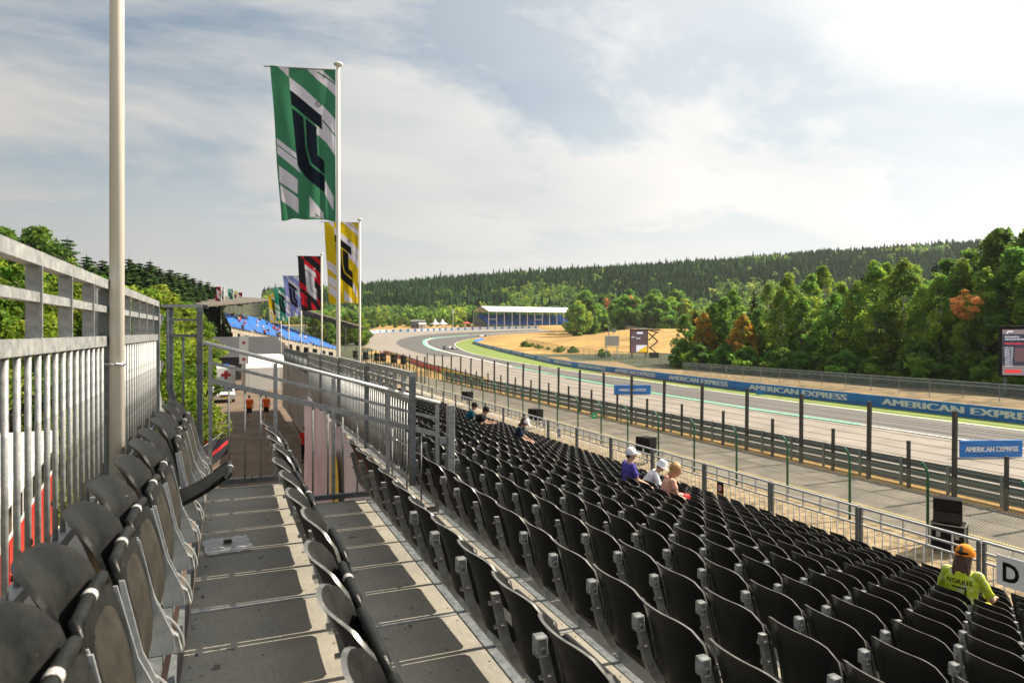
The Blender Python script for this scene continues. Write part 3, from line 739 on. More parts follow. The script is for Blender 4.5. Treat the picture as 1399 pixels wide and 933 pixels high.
for k, i, dd in all_seats:
    if (k, i) not in chosen: continue
    x, y, z = seat_origin(k, i); front = k == -1
    if front: lab = 'black tip-up seat with white label in the row against the back railing'
    elif k == 0: lab = 'black tip-up seat in the row between the two walkway decks'
    else: lab = 'black tip-up seat seen from behind, %s row down from the far walkway deck' % ORD[k-1]
    if (k, i) == DOWN: lab = 'black seat with its pan tipped down over the walkway by the clear bag'
    s = thing('tip_up_seat', lab, 'seat', (x, y, z), 0.0, 'black tip-up seats of the grandstand')
    s.rotation_euler = (0, rad(rng.gauss(0, 0.8)), rad(rng.gauss(0, 0.7)))
    b = link('backrest', ME_BACK_F if front else ME_BACK, s)
    if (k, i) == (1, 9): link('row_sticker', ME_TAG, b)
    p = link('seat_pan', ME_PAN_F if front or k == 0 else ME_PAN, s)
    br = link('bracket', ME_BRK, s, (0, SP/2, 0))
    if k > -1 and rng.random() < 0.72: link('bracket_cap', ME_CAP, br)
    if front or (k == 0 and i % 3 == 0): link('seat_label', ME_LAB, p)
    if front:
        link('underside_panel', ME_UND, p); [link('pivot_arm', ME_ARM, s, (0, sy, 0)) for sy in (-0.236, 0.234)]; link('arc_guide', ME_ARC, s); link('pivot_bolt', ME_PIV, s)
    if (k, i) == DOWN:
        p.matrix_local = Matrix.Translation((-0.13, 0, 0.2)) @ Matrix.Rotation(rad(72), 4, 'Y') @ Matrix.Translation((0.06, 0, -0.1))
# the rest of the seats, further off: one mass
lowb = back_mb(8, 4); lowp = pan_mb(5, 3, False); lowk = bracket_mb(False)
def replicate(name, mb, offs, m, smooth=True):
    v = np.array(mb.v); nv = len(v); off = np.array(offs)
    V = (v[None, :, :] + off[:, None, :]).reshape(-1, 3); F = []
    for q in range(len(offs)): F.extend([tuple(i+q*nv for i in f) for f in mb.f])
    me = bpy.data.meshes.new(name); me.from_pydata(V.tolist(), [], F)
    for q in (m if isinstance(m, list) else [m]): me.materials.append(q)
    if isinstance(m, list): me.polygons.foreach_set('material_index', mb.m*len(offs))
    if smooth: me.shade_smooth()
    return me
rest = [seat_origin(k, i) for k, i, d in all_seats if (k, i) not in chosen]
fs_ = tag(empty('seat_rows'), 'mass of black tip-up seats filling the lower far end of the stand', 'seats', kind='stuff')
for nm, mb, m, dy in (('backrests', lowb, [M['plastic'], M['rim_highlight']], 0), ('seat_pans', lowp, M['plastic'], 0), ('brackets', lowk, M['galv'], SP/2)):
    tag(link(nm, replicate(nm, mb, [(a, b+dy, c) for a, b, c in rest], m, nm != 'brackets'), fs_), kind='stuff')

# ---------------------------------------------------------------- railings
def rail_panel(label, x, y0, y1, zt, rails, zb, step_b, step_u, m=None, group=None, heavy=1.0, loc_name='railing_panel', zend=None):
    """panel along Y; rails: list of (drop, height); balusters from the last rail down to zb"""
    m = m or M['galv']; r = thing(loc_name, label, 'railing', (x, y0, 0), group=group); ln = y1-y0; dz = (zend-zt) if zend is not None else 0
    for i, (drop, hh) in enumerate(rails):
        w = 0.05*heavy if i == 0 else 0.036*heavy
        MB().bar((0, 0, zt-drop-hh/2), (0, ln, zt+dz-drop-hh/2), w, hh).build('rail', m, r)
    MB().bar((0, 0, zb), (0, ln, zb+dz), 0.05*heavy, 0.045).build('bottom_rail', m, r)
    last = rails[-1][0]+rails[-1][1]
    bal = MB().tube([(0, 0, 0), (0, 0, zt-last-zb)], 0.0108*heavy, 8).mesh('baluster', m, True)
    n = int(ln/step_b)
    for i in range(1, n): link('baluster', bal, r, (0, i*ln/n, zb + dz*i/n))
    up = MB().box(-0.026*heavy, 0.026*heavy, -0.005, 0.005, -last+rails[-1][1]+0.001, -rails[0][1]-0.001).mesh('upright', m)
    n = max(1, int(round(ln/step_u)))
    for i in range(1, n): link('upright', up, r, (0, i*ln/n, zt + dz*i/n))
    for yy in (0.02, ln-0.02):
        MB().box(-0.03*heavy, 0.03*heavy, yy-0.025, yy+0.025, zb-0.05, zt-rails[0][1]-0.002 + dz*(yy > 1)).build('end_post', M['galv_dark'] if heavy == 1 else m, r)
    return r
LR = [(0.0, 0.05), (0.145, 0.035), (0.31, 0.055)]
XF = -0.65; ZT = EYE+0.285
rail_panel('galvanised back railing panel behind the seats, nearest run before the flagpole', XF, 1.9, 4.42, ZT, LR, EYE-0.86, 0.131, 0.49)
rail_panel('galvanised back railing panel next to the deck bays behind the first seats', XF, -0.75, 1.85, ZT, LR, EYE-0.86, 0.131, 0.49)
rail_panel('galvanised back railing panel between the cream flagpole and the end post', XF, 4.74, 7.26, ZT, LR, EYE-0.86, 0.131, 0.49)
# upright scaffold posts with wedge clamps at the panel ends
for yy, lb in ((4.50, 'galvanised scaffold post with wedge clamps beside the cream flagpole'), (7.32, 'galvanised scaffold post at the far corner of the back railing')):
    r = thing('scaffold_post', lb, 'post', (XF-0.045, yy, 0))
    MB().tube([(0, 0, tz(-1)-0.4), (0, 0, ZT-0.03)], 0.026, 12).build('tube', M['galv'], r, True)
    for zc in (ZT-0.17, ZT-0.62, ZT-1.0):
        MB().cbox(0.02, 0.075, -0.02, 0.03, zc-0.06, zc+0.06, 0.008).build('clamp', M['galv'], r)
        MB().prism([(0.03, zc-0.05), (0.06, zc-0.03), (0.07, zc+0.04), (0.10, zc+0.05), (0.10, zc+0.02), (0.085, zc-0.02), (0.07, zc-0.09), (0.03, zc-0.09)], 0.035, 0.06).build('wedge', M['galv'], r)
    MB().bar((0.03, 0.02, ZT-0.75), (0.16, 0.1, tz(-1)+0.05), 0.03, 0.03).build('brace', M['galv'], r)
fp = thing('flagpole', 'tall cream flagpole strapped to the back railing, its top out of sight', 'flagpole', (XF+0.062, 4.37, tz(-1)-0.3))
MB().tube([(0, 0, 0), (0.0, 0, 4), (0.03, 0, 8)], [0.039, 0.0365, 0.033], 20).build('pole', M['cream_pole'], fp, True)
for zc in (6.12-tz(-1)+0.3, 5.43-tz(-1)+0.3): MB().tube([(0.049*math.cos(t)-0.008, 0.06*math.sin(t), zc+0.004*math.sin(9*t)) for t in np.linspace(0, 2*math.pi, 25)], 0.007, 5).build('strap', M['steel_bolt'], fp)

# end railing of the upper tier
r = thing('end_railing', 'short galvanised end railing closing the row against the trees', 'railing', (0, 7.42, 0))
MB().bar((-0.62, 0, EYE+0.25), (-0.26, 0, EYE+0.25), 0.045, 0.03).build('rail', M['galv'], r)
MB().bar((-0.58, 0, EYE+0.115), (-0.30, 0, EYE+0.115), 0.025, 0.02).build('rail', M['galv_dark'], r)
MB().bar((-0.58, 0, EYE-0.04), (-0.30, 0, EYE-0.04), 0.035, 0.03).build('rail', M['galv_dark'], r)
MB().box(-0.31, -0.255, -0.03, 0.03, EYE-1.9, EYE+0.234).build('end_post', M['galv_dark'], r)
MB().tube([(-0.56, 0, EYE+0.234), (-0.56, 0, EYE-0.55), (-0.50, 0, EYE-0.8), (-0.48, 0, EYE-1.2)], 0.02, 8).build('bent_post', M['galv_dark'], r, True)
MB().tube([(-0.53, 0.01, EYE+0.234), (-0.53, 0.01, EYE-0.55), (-0.47, 0.01, EYE-0.8), (-0.45, 0.01, EYE-1.2)], 0.014, 8).build('bent_post', M['galv_dark'], r, True)
MB().tube([(-0.43, 0, EYE-0.06), (-0.43, 0, EYE-1.2)], 0.012, 8).build('baluster', M['galv_dark'], r, True)

# sloping railing that closes the two walkways
YR = 7.15
r = thing('sloping_railing', 'sloping galvanised railing across the ends of the walkways', 'railing', (0, YR, 0))
def zsl(x, top): return EYE + top + (x+0.22)*(-0.66/2.3)
MB().tube([(-0.24, 0, zsl(-0.24, -0.11)), (2.10, 0, zsl(2.10, -0.11))], 0.021, 10).build('handrail', M['galv_new'], r, True)
MB().bar((-0.18, 0, zsl(-0.18, -0.285)), (2.05, 0, zsl(2.05, -0.285)), 0.03, 0.03).build('rail', M['galv'], r)
MB().bar((-0.18, 0, zsl(-0.18, -0.455)), (2.05, 0, zsl(2.05, -0.455)), 0.04, 0.05).build('rail', M['galv'], r)
for xx in (-0.18, 0.41, 0.97, 1.53, 2.07):
    j = 0 if xx < 0.58 else (1 if xx < 1.38 else 2)
    MB().bar((xx, 0, tz(j)+0.02), (xx, 0, zsl(xx, -0.135)), 0.036, 0.036).build('upright', M['galv'], r)
for j, xa, xb in ((0, -0.16, 0.56), (1, 0.62, 1.36), (2, 1.42, 2.05)):
    MB().bar((xa, 0, tz(j)+0.05), (xb, 0, tz(j)+0.05), 0.045, 0.05).build('bottom_rail', M['galv_dark'], r)
    n = round((xb-xa)/0.145)
    for i in range(1, n):
        xx = xa + (xb-xa)*i/n
        MB().tube([(xx, 0, tz(j)+0.07), (xx, 0, zsl(xx, -0.48))], 0.0095, 7).build('baluster', M['galv'], r, True)
    MB().tube([(xa+0.35, 0.03, tz(j)+0.02), (xa+0.36, -0.03, tz(j)+0.05), (xa+0.35, 0.0, tz(j)+0.085)], 0.006, 5).build('cable_tie', M['black'], r)
r = thing('barrier_post', 'thick galvanised square post where the sloping railing ends', 'post', (2.215, YR-0.02, 0))
MB().cbox(-0.04, 0.04, -0.035, 0.035, tz(3)-0.2, EYE-0.80, 0.006).build('box_section', M['galv'], r)
MB().cbox(-0.13, -0.042, -0.018, 0.018, EYE-1.22, EYE-1.14, 0.008).build('coupler', M['galv'], r)

# tall back railings of the narrower parts of the stand, further off
for i in range(4):
    y0 = 6.95 + i*2.6
    rail_panel('%s tall galvanised barred railing panel counted from the sloping railing, above the printed sheet' % ORD[i], 1.75, y0, y0+2.54, EYE-0.42-0.02*i, [(0, 0.05), (0.13, 0.035), (0.28, 0.055)], EYE-1.55-0.02*i, 0.13, 0.42, M['galv'], group='back railings further along the stand')
for i in range(13):
    y0 = 17.7 + i*3.1
    rail_panel('distant barred railing panel along the back of the stand under the row of flags', 4.0, y0, y0+3.05, EYE-1.15-0.012*i, [(0, 0.05), (0.13, 0.035), (0.28, 0.055)], EYE-2.4-0.012*i, 0.2, 0.6, M['galv_dark'], group='back railings further along the stand')
# front railing
FXR = 12.4
ZF = EYE-3.72
for i in range(19):
    y0 = (14.57-12.4*sn)/cs - 2.57*3 + i*2.57
    rail_panel('bright galvanised front railing panel between the lowest seats and the straw strip', FXR, y0+0.03, y0+2.54, ZF, [(0, 0.04), (0.2, 0.035), (0.37, 0.035)], ZF-1.22, 0.17, 0.51, M['galv_new'], group='front railing panels')

# printed sheets hung on the backs
def sheet_mat():
    m = bpy.data.materials.new('printed_mesh_sheet'); t, n, l = nodes(m); b = n['Principled BSDF']; g = n.new('ShaderNodeNewGeometry')
    sp = n.new('ShaderNodeSeparateXYZ'); l.new(g.outputs['Position'], sp.inputs[0])
    nz = n.new('ShaderNodeTexNoise'); nz.inputs['Scale'].default_value = 0.7; l.new(g.outputs['Position'], nz.inputs['Vector'])
    r = n.new('ShaderNodeValToRGB'); l.new(nz.outputs[0], r.inputs[0]); e = r.color_ramp.elements
    e[0].position = 0.35; e[0].color = (0.42, 0.34, 0.36, 1); e[1].position = 0.65; e[1].color = (0.60, 0.53, 0.54, 1)
    l.new(r.outputs[0], b.inputs['Base Color']); b.inputs['Roughness'].default_value = 0.8; return m
M['sheet'] = sheet_mat()
def hung_sheet(name, label, x, y0, y1, zt, zb, mark=None):
    r = thing(name, label, 'banner', (x, y0, 0))
    v = []; f = []; ny = int((y1-y0)/0.18); nz_ = 12
    for layer in (0, 1):
        for i in range(ny+1):
            for k in range(nz_+1):
                y = (y1-y0)*i/ny; z = zt + (zb-zt)*k/nz_
                w = 0.05*math.sin(y*5.1+0.6*math.sin(y*1.7)) * (0.3+0.7*k/nz_) + 0.03*mnoise.noise((y*2, z, x))
                v.append((w - 0.012*layer, y, z + 0.03*math.sin(y*9)*(k == 0)))
    n = (ny+1)*(nz_+1)
    for i in range(ny):
        for k in range(nz_):
            a = i*(nz_+1)+k; b = a+nz_+1; f.append((a, a+1, b+1, b)); f.append((n+a, n+b, n+b+1, n+a+1))
    MB().add(v, f).build('cloth', M['sheet'], r, True)
    if mark: # yellow leaf-shaped print
        pts = [(0.5*math.sin(t), 0.6*math.cos(t)) for t in np.linspace(0, 2*math.pi, 24, endpoint=False)]
        MB().add([(-0.085, mark[0]+a, mark[1]+b) for a, b in pts], [tuple(range(24))]).build('yellow_emblem', mat('yellow_print', (0.6, 0.43, 0.02), 0.7), r)
        MB().add([(-0.09, mark[0]-0.06, mark[1]-0.4), (-0.09, mark[0]+0.1, mark[1]-0.4), (-0.09, mark[0]+0.12, mark[1]+0.25), (-0.09, mark[0]-0.02, mark[1]+0.1)], [(0, 1, 2, 3)]).build('emblem_numeral', M['black'], r)
hung_sheet('printed_sheet', 'pinkish printed sheet with yellow emblem hung below the barred railing', 1.66, 7.2, 17.4, EYE-1.6, 0.4, (4.3, 3.75))
hung_sheet('printed_sheet', 'long grey-pink sheet hung along the back of the stand beyond the step', 3.9, 17.6, 58, EYE-2.35, 0.3)
r = thing('end_screen', 'grey sheet closing the step in the back of the stand', 'banner', (0, 17.5, 0))
MB().box(1.7, 3.95, -0.01, 0.01, 0.3, EYE-1.9).build('cloth', M['sheet'], r)

# signs on the front railing
SIGNW = mat('white_sign_plastic', (0.86, 0.86, 0.87), 0.5, var=0.03)
def rail_sign(label, y, zc, w, h, txt, base=None):
    r = thing('row_sign', label, 'sign', (FXR-0.045, y, zc), rad(-90))
    MB().cbox(-w/2, w/2, -0.008, 0.008, -h/2, h/2, 0.004).build('plate', base or SIGNW, r)
    if txt is not None: link('letter', txt, r, (0.0, -0.0105, 0.0))
    return r
yC = (27.8-12.4*sn)/cs
rail_sign('white sign lettered C on the front railing', yC, EYE-4.12, 0.32, 0.42, T_C)
rD = rail_sign('white sign lettered D on the front railing beside the woman in yellow', 7.28, EYE-4.13, 1.02, 0.52, None)
link('letter', T_D, rD, (-0.27, -0.0105, -0.01))
yN = (18.65-12.4*sn)/cs
rn = rail_sign('small black no-smoking sign on the front railing', yN, EYE-4.28, 0.26, 0.34, None, M['black'])
ring = MB()
ring.add([(0.095*math.cos(t), -0.011, 0.02+0.095*math.sin(t)) for t in np.linspace(0, 2*math.pi, 20, endpoint=False)], [tuple(range(20))]); ring.build('white_disc', M['banner_white'], rn)
ring = MB(); ring.tube([(0.088*math.cos(t), -0.016, 0.02+0.088*math.sin(t)) for t in np.linspace(0, 2*math.pi, 21)], 0.010, 5); ring.bar((-0.06, -0.016, 0.08), (0.06, -0.016, -0.04), 0.012, 0.012); ring.build('red_ring', mat('sign_red', (0.5, 0.02, 0.02), 0.5), rn)
MB().box(-0.055, 0.055, -0.0145, -0.012, 0.01, 0.03).build('cigarette', M['black'], rn)
MB().box(-0.10, 0.10, -0.013, -0.0085, -0.15, -0.115).build('orange_strip', mat('sign_orange', (0.7, 0.3, 0.03), 0.5), rn)
r = thing('row_notice', 'tiny pale notice on a stem among the lowest seats beside the navy shirt', 'sign', (11.9, 25.4, tz(14)), rad(-60))
MB().tube([(0, 0, 0), (0, 0, 0.9)], 0.012, 6).build('stem', M['galv'], r); MB().cbox(-0.08, 0.08, -0.01, 0.01, 0.88, 1.2, 0.004).build('plate', M['white_paint'], r)

# clear plastic bag on the walkway
bg = thing('plastic_bag', 'crumpled clear plastic bag lying on the walkway deck', 'bag', (-0.02, 5.15, tz(0)+0.004), rad(8))
v = []; f = []
for i in range(13):
    for k in range(13):
        a, b = i/12-0.5, k/12-0.5; edge = 1-max(abs(a), abs(b))*2
        v.append((a*0.30+0.01*mnoise.noise((a*7, b*7, 1)), b*0.36+0.02*mnoise.noise((a*9, b*9, 4)), 0.006+0.022*abs(mnoise.noise((a*9, b*9, 2)))+0.012*abs(mnoise.noise((a*23, b*23, 7)))))
for i in range(12):
    for k in range(12): a = i*13+k; f.append((a, a+13, a+14, a+1))
MB().add(v, f).build('film', M['bag'], bg, True)
MB().cbox(-0.02, 0.035, 0.02, 0.07, 0.018, 0.034, 0.006).build('crumb', mat('brown_crumb', (0.05, 0.035, 0.025), 0.9), bg)

# ---------------------------------------------------------------- loudspeakers along the green fence
def speaker(x, y, z, rz, label, case=False, sc=1.0):
    r = thing('loudspeaker', label, 'loudspeaker', (x, y, z), rz, 'loudspeakers facing the stand')
    z0 = 0.0
    if case:
        MB().cbox(-0.46, 0.46, -0.36, 0.36, 0.09, 0.84, 0.012).build('flight_case', M['black'], r)
        for a in (-0.46, 0.46):
            for b in (-0.36, 0.36): MB().cbox(a-0.02, a+0.02, b-0.02, b+0.02, 0.08, 0.85, 0.006).build('case_edge', M['galv'], r)
        for b in (-0.372, 0.372): MB().bar((-0.44, b, 0.85), (0.44, b, 0.85), 0.03, 0.03).build('case_edge', M['galv'], r)
        for a in (-0.472, 0.472): MB().bar((a, -0.34, 0.85), (a, 0.34, 0.85), 0.03, 0.03).build('case_edge', M['galv'], r)
        for a in (-0.38, 0.38):
            for b in (-0.28, 0.28): MB().tube([(a, b-0.02, 0.045), (a, b+0.02, 0.045)], 0.045, 10).build('castor', M['black'], r)
        for a in (-0.25, 0.25): MB().box(a-0.06, a+0.06, -0.372, -0.362, 0.45, 0.62).build('latch', M['galv'], r)
        z0 = 0.86
    else:
        MB().tube([(0, 0, 0), (0, 0, 0.5)], 0.035, 8).build('stand_pole', M['black'], r)
        for a in (0.3, 2.4, 4.5): MB().bar((0, 0, 0.3), (0.35*math.cos(a), 0.35*math.sin(a), 0.0), 0.02, 0.02).build('stand_leg', M['black'], r)
        z0 = 0.5
    for q in (0, 1):
        h = 0.36*sc
        cab = MB(); pts = [(-0.40*sc, -0.36), (0.40*sc, -0.36), (0.32*sc, 0.34), (-0.32*sc, 0.34)]
        zb = z0 + q*(h+0.01) ; tl = 0.05
        vv = [(a, b, zb + tl*(b+0.36)*(-1) + 0.06) for a, b in pts] + [(a*(0.98), b, zb+h + tl*(b+0.36)*(-1) + 0.055) for a, b in pts]
        cab.add(vv, [(0, 3, 2, 1), (4, 5, 6, 7), (0, 1, 5, 4), (1, 2, 6, 5), (2, 3, 7, 6), (3, 0, 4, 7)]); c = cab.build('cabinet', M['black'], r)
        MB().cbox(-0.37*sc, 0.37*sc, -0.378, -0.362, zb+0.08, zb+h+0.02, 0.006).build('grille', mat('speaker_grille', (0.02, 0.02, 0.021), 0.8, 0.2, var=0.4, scale=120), c) if q == 0 and case else None
        for a in (-0.34*sc, 0.34*sc): MB().cbox(a-0.015, a+0.015, -0.1, 0.1, zb+0.1, zb+h-0.02, 0.006).build('handle', M['galv_dark'], c) if case else None
    return r
x, y = at(1297, 933*EYE/(752-453.0)); speaker(x, y, 0.02, rad(-62), 'black twin loudspeaker strapped on a black flight case behind the front railing', True).scale = (0.9, 0.9, 0.92)
for px, lb in ((884, 'black loudspeaker on a stand behind the man in the purple shirt'), (732.5, 'black loudspeaker on a stand beside the sign lettered C'), (639, 'black loudspeaker on a stand beyond the two people in black')):
    d = 1009*18.4/(px-315); x, y = at(px, d); speaker(x, y, 0.0, rad(-70), lb)
for px, X in ((551.5, 16.2), (539, 16.0), (523, 15.6), (515, 15.2), (500, 14.8), (485.5, 14.6)):
    d = 1009*X/(px-315); x, y = at(px, d); o = speaker(x, y, zg(x, y)+2.3, rad(-70), 'black loudspeaker on a tall stand beside the far catch fence')
    MB().tube([(0, 0, -2.0), (0, 0, 0.02)], 0.08, 6).build('tall_pole', M['post_dark'], o); o.scale = (0.62, 0.62, 1.25)
# ---------------------------------------------------------------- flags
def zoomL(y): return 90 + 45*(y-118)/742.0
def nrm(p): x, y = p; return ((x-zoomL(y))/(386-zoomL(y)), (y-118)/742.0)
FL_WHITE = [[(250,118),(322,118),(388,186),(388,250),(352,212),(300,166)], [(122,118),(172,118),(172,166)],
  [(174,166),(240,218),(335,306),(388,368),(388,548),(345,482),(300,440),(300,404),(178,228)],
  [(116,465),(202,532),(212,600),(226,632),(120,542)], [(127,600),(212,665),(212,738),(129,680)], [(131,692),(215,757),(217,832),(134,766)],
  [(262,738),(332,828),(334,856),(264,848)], [(340,668),(376,742),(376,812),(338,732)]]
FL_LINE = [[(300,124),(388,186),(388,194),(300,132)], [(326,366),(388,444),(388,454),(326,376)], [(120,496),(204,560),(204,566),(120,502)], [(292,826),(320,850),(312,850),(288,832)]]
FL_DARK = [[(178,228),(322,348),(326,420),(182,298)], [(184,314),(238,360),(245,500),(262,580),(338,648),(338,729),(240,640),(210,590),(200,500)],
  [(248,362),(298,405),(303,540),(336,575),(338,641),(270,572),(252,500)]]
def inpoly(P, S, T):
    c = np.zeros(S.shape, bool); n = len(P); j = n-1
    for i in range(n):
        xi, yi = P[i]; xj, yj = P[j]
        k = ((yi > T) != (yj > T)) & (S < (xj-xi)*(T-yi)/((yj-yi) or 1e-9) + xi); c ^= k; j = i
    return c
def flag_mesh(w, h, base, white, dark, line_c, nu, nv, seed):
    S, T = np.meshgrid(np.linspace(0, 1, nu), np.linspace(0, 1, nv), indexing='ij')
    C = np.empty(S.shape+(4,)); C[..., 3] = 1; acc_ = np.zeros(S.shape+(3,)); ss = 2
    for a in range(ss):
        for b in range(ss):
            s_ = S + (a-0.5)/ss/nu; t_ = T + (b-0.5)/ss/nv; c = np.empty(S.shape+(3,)); c[:] = base
            for P in FL_WHITE: c[inpoly([nrm(p) for p in P], s_, t_)] = white
            for P in FL_LINE: c[inpoly([nrm(p) for p in P], s_, t_)] = line_c
            for P in FL_DARK: c[inpoly([nrm(p) for p in P], s_, t_)] = dark
            rr = np.hypot((s_-0.72)*w, (t_-0.232)*h); c[(rr < 0.055) & (rr > 0.038)] = dark; c[rr < 0.018] = dark
            acc_ += c/ss/ss
    C[..., :3] = acc_
    rs = np.random.RandomState(seed); ph = rs.uniform(0, 6, 4)
    q = 1-S                                             # 0 at the pole
    Yd = 0.07*np.sin(q*7 + T*2.2 + ph[0])*T + 0.05*np.sin(q*13 - T*3 + ph[1])*(0.25+T) + 0.035*np.sin(q*5 + T*9 + ph[2])*(0.3+q) + 0.02*np.sin(q*21+T*6+ph[3])*(0.2+T)
    X = -q*w*(1 - 0.16*T*1.0) ; Z = -T*h - 0.02*np.sin(q*6+ph[3])*(T > 0.98)
    V = np.stack([X, Yd, Z], -1).reshape(-1, 3); F = []
    for i in range(nu-1):
        for j in range(nv-1): a = i*nv+j; F.append((a, a+nv, a+nv+1, a+1))
    me = bpy.data.meshes.new('flag_cloth'); me.from_pydata(V.tolist(), [], F); me.materials.append(M['flag'])
    at_ = me.color_attributes.new('Col', 'FLOAT_COLOR', 'POINT'); at_.data.foreach_set('color', C.reshape(-1)); me.shade_smooth(); return me
M['flag'] = attr_mat('flag_cloth', 0.75, trans=0.3, spec=0.15)
PAL = {'green': ((0.05, 0.205, 0.11), (0.62, 0.60, 0.68), (0.008, 0.012, 0.022), (0.02, 0.13, 0.06)),
       'yellow': ((0.58, 0.42, 0.01), (0.62, 0.60, 0.70), (0.012, 0.012, 0.014), (0.45, 0.33, 0.02)),
       'red': ((0.022, 0.02, 0.024), (0.50, 0.012, 0.025), (0.55, 0.53, 0.6), (0.3, 0.01, 0.02)),
       'lilac': ((0.20, 0.23, 0.52), (0.58, 0.57, 0.68), (0.012, 0.012, 0.02), (0.2, 0.2, 0.4)),
       'teal': ((0.03, 0.27, 0.18), (0.55, 0.62, 0.62), (0.01, 0.014, 0.02), (0.03, 0.2, 0.14)),
       'white': ((0.60, 0.60, 0.64), (0.50, 0.5, 0.6), (0.012, 0.012, 0.014), (0.4, 0.4, 0.5))}
def flagpole(px, d, py_top, pal, label, res, seed, zbase=None, dirz=rad(-14), w=1.14, h=2.75, rr=0.036, arm=True):
    x, y = at(px, d); zt = zat(py_top, d); zb = zg(x, y) if zbase is None else zbase
    r = thing('flagpole', label, 'flag', (x, y, zb), 0, 'banner flags behind the stands')
    MB().tube([(0, 0, 0), (0, 0, zt-zb)], [rr*1.15, rr*0.9], 12).build('pole', M['cream_pole'] if rr < 0.05 else M['white_paint'], r, True)
    MB().lathe([(0.0, zt-zb+0.055), (rr*1.5, zt-zb+0.045), (rr*2.4, zt-zb+0.02), (rr*2.4, zt-zb), (rr*1.2, zt-zb-0.03), (0, zt-zb-0.03)], 12).build('finial', M['white_paint'], r, True)
    f = empty('x'); bpy.data.objects.remove(f)
    fl = link('flag_cloth', flag_mesh(w, h, *PAL[pal], res, int(res*2.4), seed), r, (-rr*1.3, 0, zt-zb-0.10), dirz)
    MB().tube([(0.0, 0, 0.0), (-w-0.12, 0, 0.0)], 0.012, 6).build('arm', M['galv'], fl)
    return r
flagpole(462, 12.5, 89, 'green', 'large green and white banner flag with dark emblem on the pole above the railing', 110, 1, zbase=2.0)
flagpole(491.5, 23.3, 300.5, 'yellow', 'yellow banner flag with black emblem just beyond the large green flag', 70, 2, zbase=1.0)
flagpole(439.5, 34.6, 347.5, 'red', 'black and red banner flag with white emblem', 56, 3, zbase=1.0)
flagpole(411.5, 46.6, 375, 'lilac', 'lilac banner flag with black emblem', 44, 4, zbase=1.0)
flagpole(394.5, 56, 391, 'teal', 'teal banner flag with black emblem beside the lilac flag', 36, 5, zbase=1.0)
flagpole(384, 65, 401, 'yellow', 'small yellow banner flag beside the teal flag', 32, 6, zbase=1.0)
for i, (px, pal, py) in enumerate(((302, 'red', 391), (306.5, 'white', 391.5), (319, 'teal', 394), (325, 'yellow', 397), (331.5, 'red', 399))):
    flagpole(px, 117+i*5, py, pal, 'tiny distant %s banner flag above the blue seat bank' % pal + (' end' if i == 4 else ''), 24, 20+i, dirz=rad(-30))

# ---------------------------------------------------------------- far bank of blue seats with its roofs
M['seat_blue'] = mat('blue_seat_plastic', (0.02, 0.14, 0.52), 0.45, 0, var=0.2, scale=0.7)
M['concrete'] = mat('weathered_concrete', (0.22, 0.19, 0.15), 0.9, 0, col2=(0.36, 0.32, 0.26), scale=1.2)
M['roof_brown'] = mat('brown_roof_sheet', (0.085, 0.072, 0.058), 0.8, 0, col2=(0.14, 0.12, 0.1), scale=0.6)
def P3(px, py, d): x, y = at(px, d); return Vector((x, y, zat(py, d)))
front = [P3(316, 449, 112), P3(360, 458, 126), P3(410, 469, 142), P3(462, 479, 162)]
backp = [P3(306, 433, 124), P3(336, 435.5, 140), P3(372, 443, 158), P3(414, 457, 180)]
bs = thing('seat_bank', 'distant curved bank of blue seats under brown roofs left of the flags', 'grandstand')
NR = 11
def lerp_path(t):
    return [f.lerp(b, t) for f, b in zip(front, backp)]
for rI in range(NR):
    a = lerp_path(rI/NR); b = lerp_path((rI+1)/NR)
    v = []; fcs = []
    for p, q in zip(a, b):
        v += [p + Vector((0, 0, -0.6)), p + Vector((0, 0, 0.0)), Vector((q.x, q.y, p.z)), Vector((q.x, q.y, p.z-0.6))]
    for i in range(len(a)-1):
        for k in range(4): fcs.append((4*i+k, 4*i+(k+1) % 4, 4*i+4+(k+1) % 4, 4*i+4+k))
    MB().add(v, fcs).build('terrace_step', M['concrete'], bs)
    n = 34 if rI < 8 else 26
    me = None
    v = MB()
    row = empty('x'); bpy.data.objects.remove(row)
    for i in range(n):
        s = (i+0.5)/n*(len(a)-1); k = min(int(s), len(a)-2); p = a[k].lerp(a[k+1], s-k); q = b[k].lerp(b[k+1], s-k); t = (a[k+1]-a[k]).normalized(); w = (a[k+1]-a[k]).length*(len(a)-1)/n*0.40
        c = p.lerp(Vector((q.x, q.y, p.z)), 0.5); dirb = Vector((q.x-p.x, q.y-p.y, 0)).normalized()
        if (i % 9) == 8: continue
        for z0, z1, o0, o1 in ((0.35, 0.47, -0.25, 0.2), (0.47, 0.9, 0.2, 0.34)):
            A = c - t*w + dirb*o0 + Vector((0, 0, z0)); B = c + t*w + dirb*o0 + Vector((0, 0, z0)); C = c + t*w + dirb*o1 + Vector((0, 0, z1)); Dd = c - t*w + dirb*o1 + Vector((0, 0, z1))
            up = Vector((0, 0, 0.06)); v.add([A, B, C, Dd, A+up, B+up, C+up, Dd+up], [(0, 3, 2, 1), (4, 5, 6, 7), (0, 1, 5, 4), (1, 2, 6, 5), (2, 3, 7, 6), (3, 0, 4, 7)])
    tag(v.build('seat_row', M['seat_blue'], bs), kind='stuff')
